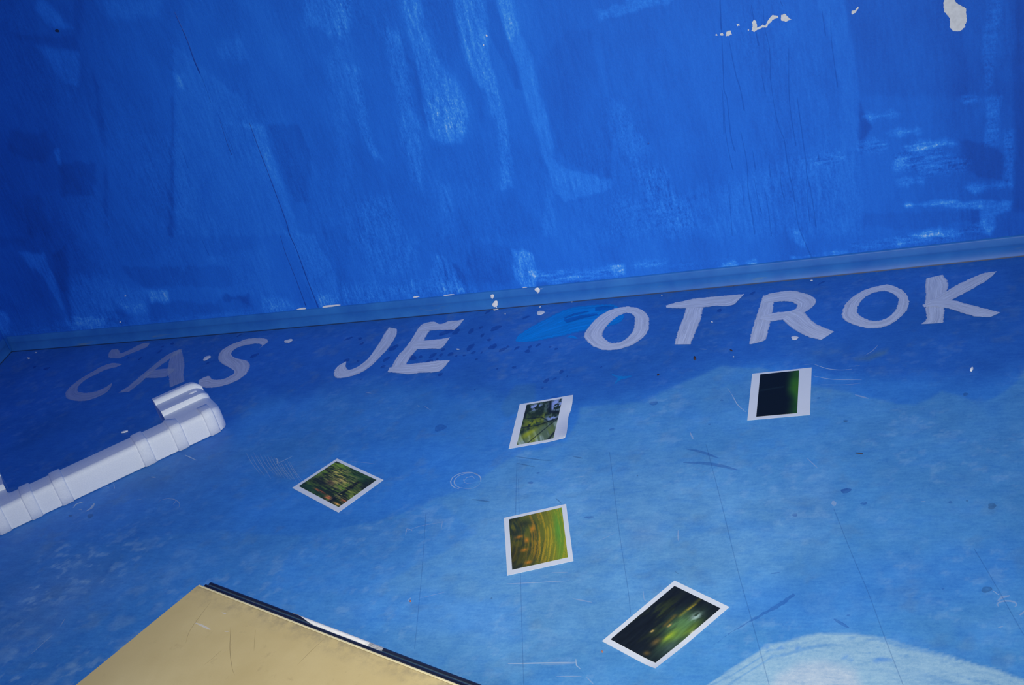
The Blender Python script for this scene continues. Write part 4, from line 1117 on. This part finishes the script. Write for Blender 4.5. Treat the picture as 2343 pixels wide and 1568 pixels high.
strokes('turquoise_flick', 'small turquoise flick below the oval', M_turq_thin, [([(1800, 975), (1850, 990), (1940, 988)], [(1800, 985), (1860, 1010), (1920, 1000)], cB), ([(1850, 990), (1830, 1020)], [(1880, 1005), (1815, 1050)], cB)], 0.0005)

# ------------------------------------------------------------------ drops, spatters and marks on the floor
def blob_mesh(cx, cy, rx, ry, rot, seed, conv, z, dome=0.0, n=18):
    mb = MB(); rr = np.random.RandomState(seed)
    ph = rr.rand(3) * 6.28
    rim = []
    for i in range(n):
        a = i / n * 2 * math.pi
        k = 1 + 0.12 * math.sin(2 * a + ph[0]) + 0.09 * math.sin(3 * a + ph[1]) + 0.06 * math.sin(5 * a + ph[2])
        x, y = rx * k * math.cos(a), ry * k * math.sin(a)
        rim.append((cx + x * math.cos(rot) - y * math.sin(rot), cy + x * math.sin(rot) + y * math.cos(rot)))
    R3 = [conv(*p) for p in rim]; c3_ = conv(cx, cy)
    return R3, c3_
def drop(name, cx, cy, rx, ry, rot, seed, mat, z=0.0005, dome=0.0008, surf='floor', label=None):
    if surf == 'floor': conv, par, nrm = fl, floor, np.array([0, 0, 1.0])
    elif surf == 'wall': conv, par, nrm = wl, wall, np.array([0, -1.0, 0])
    else: conv, par, nrm = bb, bbk, np.array([0, -1.0, 0])
    R3, c_ = blob_mesh(cx, cy, rx, ry, rot, seed, conv, z)
    n = len(R3)
    mb = MB()
    v = [p + nrm * z for p in R3] + [c_ + (p - c_) * 0.72 + nrm * (z + dome * 0.8) for p in R3] + [c_ + nrm * (z + dome)]
    flip = surf != 'floor'
    f = [(i, (i + 1) % n, n + (i + 1) % n, n + i) for i in range(n)] + [(n + i, n + (i + 1) % n, 2 * n) for i in range(n)]
    uv = [(p[0] * 9, p[1] * 9) for p in v]
    # photo y runs downwards, so the ring order is clockwise seen from above
    f = [q[::-1] for q in f]
    mb.add(v, f, uv)
    o = mb.build(name, mat, par, True)
    if label: o['label'] = label
    return o
def px1(conv, x, y): return conv([(x, y)])[0]
K_ = 800 / 2323
spots = [(cB, l) for l in [(710, 695, 70, 12), (765, 697, 30, 12), (865, 692, 25, 12), (1030, 672, 38, 14), (930, 668, 15, 8), (350, 803, 35, 14), (475, 868, 25, 20), (530, 862, 12, 10), (610, 855, 28, 12), (665, 850, 14, 8),
    (730, 845, 20, 12), (860, 800, 35, 14), (1010, 795, 28, 16), (1075, 815, 32, 9), (1170, 805, 20, 8), (1240, 825, 16, 12), (1255, 797, 14, 9), (940, 720, 16, 9), (985, 750, 16, 8), (880, 835, 20, 7), (935, 835, 10, 5),
    (820, 853, 10, 6), (765, 858, 10, 5), (640, 880, 12, 6), (590, 890, 25, 10), (680, 815, 15, 8), (300, 880, 25, 10), (280, 928, 20, 8), (660, 980, 20, 9), (1040, 942, 9, 5), (1150, 933, 14, 8), (1465, 962, 17, 10),
    (1365, 1022, 26, 10), (1420, 1008, 14, 6), (1340, 1070, 10, 4), (1505, 992, 8, 5), (1430, 810, 12, 7), (1390, 797, 10, 5), (1310, 785, 25, 6), (50, 742, 32, 6), (128, 742, 16, 8), (140, 775, 18, 6), (40, 885, 22, 9),
    (115, 890, 12, 6), (975, 565, 22, 7), (135, 1012, 8, 4), (890, 1083, 7, 5), (1730, 930, 8, 4), (1230, 600, 30, 6), (900, 880, 12, 5), (570, 905, 14, 6), (1110, 795, 12, 6)]]
spots += [(cC, l) for l in [(980, 370, 28, 5), (300, 555, 14, 12), (520, 440, 20, 8), (410, 380, 25, 8)]]
spots += [(cA, l) for l in [(1060, 828, 20, 6), (1145, 775, 15, 6), (1690, 855, 30, 10), (230, 930, 15, 6), (310, 940, 25, 6), (850, 870, 10, 4), (930, 875, 15, 5), (1080, 795, 12, 4), (1590, 720, 20, 5), (1380, 905, 14, 5)]]
for i, (cv, (x, y, a, b)) in enumerate(spots):
    X_, Y_ = px1(cv, x, y)
    drop('paint_spatter', X_, Y_, a * K_, b * K_, -0.32 - 0.15 * (i % 3), 100 + i, M_dark, 0.0004, 0.0003)
for i, (cv, (x, y, a, b)) in enumerate([(cB, (660, 1335, 38, 22)), (cB, (2080, 1172, 26, 14)), (cB, (1800, 1345, 20, 8)), (cB, (1415, 1135, 25, 8)), (cC, (235, 1312, 10, 5)), (cC, (315, 1152, 10, 6)), (cC, (960, 1137, 10, 6)),
        (r3, (1140, 278, 32, 18)), (r3, (1260, 362, 26, 8)), (r3, (1835, 355, 14, 8)), (r3, (800, 440, 20, 10)), (r3, (1785, 930, 10, 6)), (r3, (1155, 1106, 10, 5)), (r2, (1650, 455, 30, 9)), (r2, (1260, 225, 20, 8)), (r2, (1310, 160, 12, 5))]):
    X_, Y_ = px1(cv, x, y)
    drop('paint_spatter', X_, Y_, a * K_, b * K_, -0.1, 300 + i, M_dark_faint if i != 7 else M_dark, 0.0004, 0.0003)
for i, (cv, (x, y, a, b)) in enumerate([(r3, (2075, 935, 40, 18)), (cC, (1935, 1112, 20, 10)), (cC, (1138, 1290, 15, 9)), (r1, (470, 445, 12, 7)), (r1, (600, 445, 22, 12)), (r3, (2110, 380, 30, 20)), (r3, (1945, 345, 9, 6)), (r2, (1970, 177, 6, 5)), (r2, (1002, 992, 6, 6))]):
    X_, Y_ = px1(cv, x, y)
    drop('dark_stain', X_, Y_, a * K_, b * K_, -0.1, 400 + i, M_stain, 0.0004, 0.0003)
# white drops
for i, (X_, Y_, a, b, r_) in enumerate([(*px1(cA, 1375, 871), 11, 3.6, -0.45), (*px1(cA, 1917, 757), 9, 4.2, -0.25), (*px1(cA, 190, 872), 3.4, 2, 0), (*px1(cA, 239, 834), 1.8, 1.4, 0), (*px1(cB, 777, 812), 4.6, 1.2, 0.05),
        (*px1(cC, 800, 737), 8.5, 4.3, -0.15), (*px1(cC, 393, 862), 1.8, 1.4, 0), (*px1(cC, 250, 630), 2.2, 1.6, 0), (*px1(cC, 912, 355), 2.8, 1.6, 0), (1237, 716.5, 10, 4.4, -0.22), (1236, 702.5, 2.0, 1.4, -0.6),
        (1156, 719, 1.3, 1.1, 0), (1135, 707.8, 7, 2.6, -0.3), (*px1(cB, 2132, 453), 1.4, 1.2, 0), (*px1(cB, 1535, 498), 1.8, 1.2, 0)]):
    drop('white_paint_drop', X_, Y_, a, b, r_, 500 + i, M_white, 0.0005, 0.0006)
# white drops on the skirting
for i, (x, y, a, b, r_) in enumerate([(988, 377, 34, 36, 0), (1040, 512, 46, 58, 0.15), (1795, 262, 44, 44, 0), (1803, 312, 5, 18, 0), (1860, 243, 28, 5, 0), (1060, 570, 10, 14, 0)]):
    drop('white_paint_drop', 1000 + x / 7.81, 630 + y / 7.81, a / 7.81, b / 7.81, r_, 540 + i, M_white, 0.0003, 0.0008, 'bb')
# bare strips at the foot of the wall
for i, (x, y, a, b, r_) in enumerate([(1575, 226, 56, 14, -0.12), (205, 352, 100, 9, -0.16)]):
    drop('bare_patch', 1000 + x / 7.81, 630 + y / 7.81, a / 7.81, b / 7.81, r_, 560 + i, M_white, 0.0004, 0.0003, 'wall')
for i, (x, y, a, b, r_) in enumerate([(2005, 542, 30, 7, -0.1), (2200, 523, 55, 7, -0.12), (2165, 532, 25, 4, -0.12)]):
    X_, Y_ = px1(cA, x, y)
    drop('bare_patch', X_, Y_, a * K_, b * K_, r_, 570 + i, M_white, 0.0004, 0.0003, 'wall')
X_, Y_ = px1(cB, 500, 463); drop('bare_patch', X_, Y_, 8, 1.5, -0.1, 575, M_white, 0.0004, 0.0003, 'wall')

# bare plaster patches on the wall
def patch(pts, conv, seed):
    C_ = [np.array(p, float) for p in conv(pts)]
    P = []
    for a, b in zip(C_, C_[1:] + C_[:1]):
        k = max(1, int(np.linalg.norm(b - a) / 1.6))
        P += [a + (b - a) * i / k for i in range(k)]
    rr = np.random.RandomState(seed)
    R3 = [wl(p[0] + rr.uniform(-0.9, 0.9) + 2.0 * (vnoise(i * 0.25, 0.5, seed) - 0.5), p[1] + rr.uniform(-0.9, 0.9), 0.0006) for i, p in enumerate(P)]
    mb = MB(); n = len(R3)
    mb.add(R3, [tuple(range(n))[::-1]])
    o = mb.build('bare_patch', M_plaster, wall)
    if o.data.polygons[0].normal.y > 0: o.data.flip_normals()
    return o
patch([(1800, -30), (1855, -30), (1865, 8), (1890, 30), (1935, 55), (1945, 130), (1930, 178), (1900, 208), (1852, 206), (1832, 182), (1830, 120), (1790, 70), (1788, 20)], c3, 1)['label'] = 'large bare whitish patch at the top right'
patch([(515, 150), (535, 130), (550, 160), (545, 185), (590, 165), (605, 172), (625, 135), (650, 100), (688, 104), (692, 120), (655, 130), (640, 150), (607, 182), (575, 185), (530, 211), (513, 204), (520, 180)], c3, 2)
patch([(710, 100), (735, 92), (775, 130), (740, 145), (710, 135)], c3, 3)
patch([(345, 210), (375, 203), (382, 225), (362, 238), (340, 240)], c3, 4)
patch([(305, 222), (322, 218), (330, 235), (310, 238)], c3, 5)
patch([(272, 228), (282, 226), (286, 236), (273, 236)], c3, 6)
patch([(415, 160), (428, 156), (432, 170), (420, 173)], c3, 7)
patch([(1172, 86), (1182, 72), (1200, 68), (1222, 42), (1226, 52), (1205, 82), (1185, 98)], c3, 8)
patch([(488, 199), (497, 197), (497, 205), (489, 205)], c3, 9)

# paint drips down the wall: thin half-round runs of darker paint
def drip(pts, conv, wid, mat=None, bulb=True):
    P3 = catmull([wl(*p, 0.0002) for p in conv(pts)], 0.006)
    mb = MB(); pairs = []
    n = len(P3)
    for i, p in enumerate(P3):
        tg = P3[min(i + 1, n - 1)] - P3[max(i - 1, 0)]
        pe = np.array([tg[2], 0, -tg[0]]); pe /= np.linalg.norm(pe) + 1e-9
        f = i / (n - 1)
        w = wid * (0.55 + 0.45 * f) * (0.85 + 0.3 * vnoise(i * 0.4, 1.0, n))
        if bulb and i >= n - 2: w *= 1.35
        if i in (0, n - 1): w *= 0.5
        pairs.append((p - pe * w / 2, p + pe * w / 2))
    ribbon(mb, pairs, 4, (0, -wid * 0.16 if mat in (None, M_drip) else -0.0001, 0))
    o = mb.build('paint_drip', mat or M_drip, wall, True)
    return o
for p in ([(305, -10), (325, 480), (330, 600), (350, 660), (375, 900), (405, 1010)], [(360, 250), (405, 480), (440, 600), (465, 740)], [(510, 30), (545, 230), (562, 305)],
          [(640, 540), (660, 680), (690, 830), (730, 930), (745, 1040), (770, 1180), (795, 1300), (820, 1480), (850, 1568), (915, 1720)],
          [(815, 640), (850, 900), (875, 1080), (880, 1160), (905, 1260), (930, 1420), (942, 1515)], [(440, 870), (475, 1040), (487, 1150), (490, 1260), (515, 1420), (535, 1560)]):
    drip(p, c3, 0.0026, M_drip_faint)
for p in ([(330, 700), (340, 880), (370, 1050), (390, 1130)], [(590, 20), (600, 180), (632, 330), (640, 540)], [(760, 320), (762, 620), (780, 800), (808, 970)], [(875, 1180), (890, 1380), (900, 1480)], [(520, 1000), (540, 1130)],
          [(530, 1180), (550, 1300), (580, 1420)], [(600, 1250), (625, 1400), (645, 1568)], [(360, 1220), (385, 1568)], [(630, 1080), (640, 1180)], [(700, 1120), (712, 1250), (735, 1330)], [(660, 1240), (668, 1275)],
          [(450, 1230), (465, 1380)], [(955, 1015), (962, 1070)], [(1040, 30), (1042, 240), (1060, 400), (1085, 580)], [(980, 60), (1005, 240)], [(580, 500), (605, 620)], [(320, 600), (330, 900)], [(300, 0), (310, 200)], [(700, 0), (720, 40)]):
    drip(p, c3, 0.0020, M_drip_faint)
drip([(1160, 80), (1240, 260), (1290, 400), (1330, 490)], c1, 0.0030, M_drip)
drip([(1330, 490), (1370, 590), (1400, 680)], c1, 0.0022, M_drip_faint)
drip([(1440, 740), (1500, 880), (1550, 1000)], c1, 0.0016, M_drip_faint)
drip([(1460, 800), (1505, 940), (1540, 1030)], c1, 0.0017, M_drip)
drip([(1655, 810), (1720, 990), (1770, 1120), (1830, 1280), (1900, 1470), (1925, 1560), (1970, 1660), (2050, 1880), (2115, 2044)], c1, 0.0026, M_drip)
drip([(1860, 50), (1900, 180), (1960, 330), (2035, 530)], cA, 0.0022, M_drip)
drip([(2085, 340), (2130, 470)], cA, 0.0013, M_drip_faint)
drip([(2030, 380), (2070, 490)], cA, 0.0013, M_drip_faint)
drip([(1340, 80), (1390, 190)], cA, 0.0024, M_drip_faint)
drip([(1190, 940), (1250, 1120)], c1, 0.0018, M_drip_faint)
drop('dark_spot', *px1(c1, 380, 204), 4.6, 4.0, 0, 601, plain('black_spot', (0.012, 0.03, 0.10), 0.6), 0.0004, 0.0004, 'wall')
drop('dark_spot', *px1(c2, 2043, 955), 2.2, 2.2, 0, 602, M_drip, 0.0004, 0.0004, 'wall')
drop('white_speck', *px1(c2, 968, 237), 1.6, 3.0, -0.4, 603, M_white, 0.0004, 0.0004, 'wall')
drop('white_speck', *px1(c2, 948, 300), 1.2, 2.4, 0.2, 604, M_white, 0.0004, 0.0004, 'wall')
for i, (x, y) in enumerate([(833, 457), (800, 630)]):
    drop('white_speck', *px1(cA, x, y), 1.8, 1.5, 0, 610 + i, M_white, 0.0004, 0.0003, 'wall')

# scratches, seams and smears
def mark(name, pts, conv, wid, mat, taper=True, z=0.00035):
    P3 = [fl(*p) for p in conv(pts)]
    for p in P3: p[2] = z
    mb = MB(); ribbon(mb, polyline_ribbon(P3, wid, taper, 0.006), 2)
    return mb.build(name, mat, floor)
def ell(cx, cy, rx, ry, a0, a1, rot=0.0, n=10):
    return [(cx + rx * math.cos(a) * math.cos(rot) - ry * math.sin(a) * math.sin(rot), cy + rx * math.cos(a) * math.sin(rot) + ry * math.sin(a) * math.cos(rot)) for a in np.radians(np.linspace(a0, a1, n))]
for pts, cv, w, mt in [
    (ell(830, 212, 102, 56, 120, 330, -0.12), r2, 0.0022, M_scratch), (ell(842, 212, 90, 50, 110, 290, -0.12), r2, 0.0018, M_scratch), (ell(845, 210, 86, 50, -70, 20, -0.12), r2, 0.0022, M_scratch),
    (ell(850, 205, 84, 60, 30, 130, -0.1), r2, 0.0012, M_scratch_faint), ([(820, 210), (835, 192), (870, 180), (888, 196)], r2, 0.0014, M_scratch), (ell(850, 205, 35, 26, 60, 200), r2, 0.0010, M_scratch_faint),
    ([(486, 392), (505, 368), (558, 350)], r1, 0.0040, M_scratch), ([(570, 415), (605, 395), (628, 360)], r1, 0.0066, M_scratch), ([(520, 400), (545, 405)], r1, 0.0036, M_scratch),
    ([(1230, 40), (1305, 75)], r1, 0.0022, M_scratch), ([(1835, 60), (1845, 75), (1840, 98)], r1, 0.0022, M_scratch), ([(1836, 100), (1945, 48)], r1, 0.0014, M_scratch), ([(1005, 185), (1035, 190)], r1, 0.0040, M_scratch_faint),
    ([(900, 340), (942, 336)], r1, 0.0026, M_scratch_faint), (ell(1120, 370, 75, 40, 200, 400), r1, 0.0014, M_scratch_faint), ([(1150, 330), (1170, 345), (1150, 370)], r1, 0.0018, M_scratch_faint), ([(205, 1365), (350, 1235)], r1, 0.0010, M_scratch),
    ([(755, 230), (762, 265)], r1, 0.0012, M_scratch), ([(660, 262), (710, 252), (730, 262)], r1, 0.0012, M_scratch_faint), ([(400, 1180), (430, 1130)], r1, 0.0020, M_scratch_faint),
    ([(1110, 1428), (1300, 1424), (1560, 1418)], r2, 0.0026, M_scratch), ([(1562, 1395), (1566, 1440), (1595, 1465)], r2, 0.0016, M_scratch), ([(1330, 1432), (1550, 1428)], r2, 0.0012, M_scratch_faint), ([(1430, 1512), (1600, 1510)], r2, 0.0016, M_scratch_faint),
    ([(1630, 1515), (1680, 1565)], r2, 0.0016, M_scratch_faint), ([(1100, 896), (1300, 888), (1520, 875)], r2, 0.0014, M_scratch), ([(1400, 822), (1510, 820)], r2, 0.0016, M_scratch_faint), ([(530, 990), (700, 950)], r2, 0.0012, M_scratch_faint),
    ([(1540, 995), (1670, 1020)], r2, 0.0022, M_scratch_faint), ([(1560, 190), (1618, 180)], r2, 0.0020, M_scratch_faint), ([(435, 550), (520, 515), (680, 485)], r2, 0.0012, M_scratch_faint), ([(675, 480), (668, 530)], r2, 0.0012, M_scratch_faint),
    ([(430, 570), (440, 530), (475, 545)], r2, 0.0024, M_scratch_faint), ([(445, 1010), (465, 990)], r2, 0.0040, M_scratch), ([(2010, 945), (2015, 1000), (2040, 1020)], r2, 0.0012, M_scratch_faint), ([(60, 80), (240, 100)], r2, 0.0008, M_scratch_faint),
    ([(380, 1110), (420, 1180), (475, 1230)], cC, 0.0016, M_scratch), ([(350, 1070), (380, 1110)], cC, 0.0010, M_scratch_faint), ([(930, 912), (1010, 940), (1100, 950), (1180, 945)], cC, 0.0018, M_scratch), ([(925, 990), (1050, 1012), (1245, 1016)], cC, 0.0016, M_scratch),
    ([(970, 1048), (1100, 1050), (1235, 1040)], cC, 0.0014, M_scratch_faint), ([(1265, 855), (1320, 820), (1352, 785)], cC, 0.0016, M_scratch_faint), ([(165, 810), (215, 813)], cC, 0.0018, M_scratch), ([(250, 800), (285, 790)], cC, 0.0012, M_scratch_faint),
    ([(105, 1365), (125, 1410)], cC, 0.0030, M_scratch_faint), ([(1200, 1115), (1290, 1140)], cC, 0.0040, M_scratch_faint), ([(1180, 925), (1232, 920)], cC, 0.0012, M_scratch_faint), ([(860, 915), (920, 910)], cC, 0.0012, M_scratch_faint),
    ([(510, 1185), (522, 1196)], cB, 0.0018, M_scratch), ([(555, 1190), (598, 1218)], cB, 0.0012, M_scratch_faint), ([(165, 1100), (205, 1105)], cB, 0.0022, M_scratch_faint), ([(1820, 560), (1690, 620)], r2, 0.0010, M_scratch_faint),
    ([(2120, 945), (2155, 970)], r3, 0.0026, M_scratch), ([(2150, 1010), (2180, 985), (2230, 975)], r3, 0.0050, M_scratch_faint), (ell(2210, 1035, 65, 25, 150, 400), r3, 0.0030, M_scratch_faint), ([(2295, 1105), (2335, 1075)], r3, 0.0070, M_scratch_faint),
    ([(880, 60), (955, 130)], r3, 0.0016, M_scratch_faint), ([(1055, 345), (1065, 378)], r3, 0.0080, M_scratch_faint), ([(1640, 350), (1668, 348)], r3, 0.0030, M_scratch_faint), ([(2150, 1190), (2185, 1178)], r3, 0.0040, M_scratch_faint), ([(25, 540), (25, 610)], r3, 0.0018, M_scratch_faint)]:
    mark('scratch', pts, cv, w, mt)
for i in range(14):                                     # bundle of fine brush scratches left of the woods print
    x0 = 1640 + i * 22 + rng.uniform(-6, 6); y0 = 20 + i * 5 + rng.uniform(-10, 10)
    mark('scratch', [(x0, y0), (x0 + 40, y0 + 70), (x0 + 95, y0 + 150 + rng.uniform(-30, 20))], r1, 0.0009, M_scratch_faint)
for pts in ([(1180, 200), (1195, 900), (1215, 1568)], [(565, 430), (540, 800), (490, 1330)], [(1785, 20), (1850, 550), (1910, 950), (1925, 1100)], [(1160, 1050 - 1475 + 900), (1170, 60)]):
    mark('floor_seam', pts, r2, 0.0011, M_crack, False)
for pts in ([(210, -30), (310, 350), (420, 800), (520, 1160), (590, 1420), (630, 1568)], [(1060, 400), (1180, 700), (1290, 960), (1400, 1260), (1520, 1568)], [(1990, 660), (2120, 880), (2323, 1240)]):
    mark('floor_seam', pts, r3, 0.0012, M_crack, False)
strokes('dark_smear', 'tapering dark smear across the floor', M_dark_faint, [([(790, 958), (700, 1020), (600, 1080), (500, 1140), (380, 1215), (255, 1305)], [(802, 972), (720, 1038), (610, 1095), (505, 1150), (383, 1219), (257, 1307)], r3)], 0.0004)
for pts, w in (([(80, 0), (180, 20), (290, 60)], 0.006), ([(60, 90), (200, 95), (300, 110), (420, 140)], 0.008), ([(640, 830), (700, 820)], 0.003), ([(1060, 1130), (1110, 1160), (1160, 1190)], 0.005)):
    mark('dark_smear', pts, r3, w, M_dark_faint)
for pts, w in (([(1160, 50), (1320, 72), (1400, 78)], 0.0030), ([(1170, 95), (1290, 120)], 0.0024), ([(1540, 50), (1610, 62)], 0.003), ([(870, 335), (990, 350)], 0.003), ([(1425, 325), (1470, 365)], 0.0018), ([(2220, 815), (2242, 830)], 0.003)):
    mark('dark_smear', pts, r2, w, M_stain)

# ------------------------------------------------------------------ loose crumbs and litter
def crumb(name, X_, Y_, rx, ry, h, rot, seed, mat, label, cat, group=None):
    c_ = on_z(X_, Y_)
    rr = np.random.RandomState(seed)
    mb = MB(); n = 8
    e = np.linalg.norm(on_z(X_ + 10, Y_) - c_) / 10
    e2 = np.linalg.norm(on_z(X_, Y_ + 10) - c_) / 10
    def ring(k, z):
        out = []
        for i in range(n):
            a = i / n * 2 * math.pi; j = rr.uniform(0.8, 1.15)
            p = on_z(X_ + (rx * math.cos(a) * math.cos(rot) - ry * math.sin(a) * math.sin(rot)) * k * j, Y_ + (rx * math.cos(a) * math.sin(rot) + ry * math.sin(a) * math.cos(rot)) * k * j) - c_
            p[2] = z; out.append(p)
        return out
    mb.add(ring(0.8, 0.0004) + ring(1.0, h * 0.4) + ring(0.75, h) + [np.array([0, 0, h * 1.1])],
           [(i, (i + 1) % n, n + (i + 1) % n, n + i)[::-1] for i in range(n)] + [(n + i, n + (i + 1) % n, 2 * n + (i + 1) % n, 2 * n + i)[::-1] for i in range(n)] +
           [(2 * n + i, 2 * n + (i + 1) % n, 3 * n)[::-1] for i in range(n)] + [tuple(range(n))])
    o = mb.build(name, mat, None, True)
    o.location = c_
    tag(o, label, cat, group)
    return o
crumb('foam_crumb', *px1(cC, 1976, 951), 6.2, 3.4, 0.004, -1.0, 1, M_foam, 'white foam crumb on the floor below the letter K', 'crumb')
crumb('foam_sliver', *px1(cA, 828, 1364), 10, 2.0, 0.003, -0.22, 2, M_foam, 'thin white foam sliver lying behind the long foam piece', 'crumb')
M_brown = plain('brown_litter', (0.06, 0.035, 0.045), 0.8, 0.2)
M_orange = plain('orange_bit', (0.55, 0.20, 0.12), 0.7, 0.2)
crumb('litter_bit', *px1(cC, 136, 873), 3.2, 5.2, 0.002, -0.3, 3, M_brown, 'small brown bit of litter under the letter T', 'litter')
crumb('litter_bit', *px1(cC, 379, 821), 4.0, 1.3, 0.0015, 0.4, 4, M_brown, 'tiny dark splinter between the letters T and R', 'litter')
crumb('litter_bit', *px1(r2, 1737, 1348), 1.8, 3.4, 0.0015, -0.3, 5, M_orange, 'tiny orange scrap left of the green glow print', 'litter')
crumb('litter_bit', *px1(r2, 462, 1013), 1.8, 2.4, 0.0015, 0.2, 6, M_orange, 'tiny reddish scrap on the floor above the black table edging', 'litter')
crumb('litter_bit', *px1(cC, 1228, 1504), 10, 1.0, 0.0010, 0.08, 7, M_brown, 'thin dark hair-like splinter on the pale blue floor at the right', 'litter')
crumb('litter_bit', *px1(cB, 2108, 982), 3.0, 2.0, 0.0012, -0.5, 8, M_brown, 'small dark bit of litter right of the turquoise flick', 'litter')
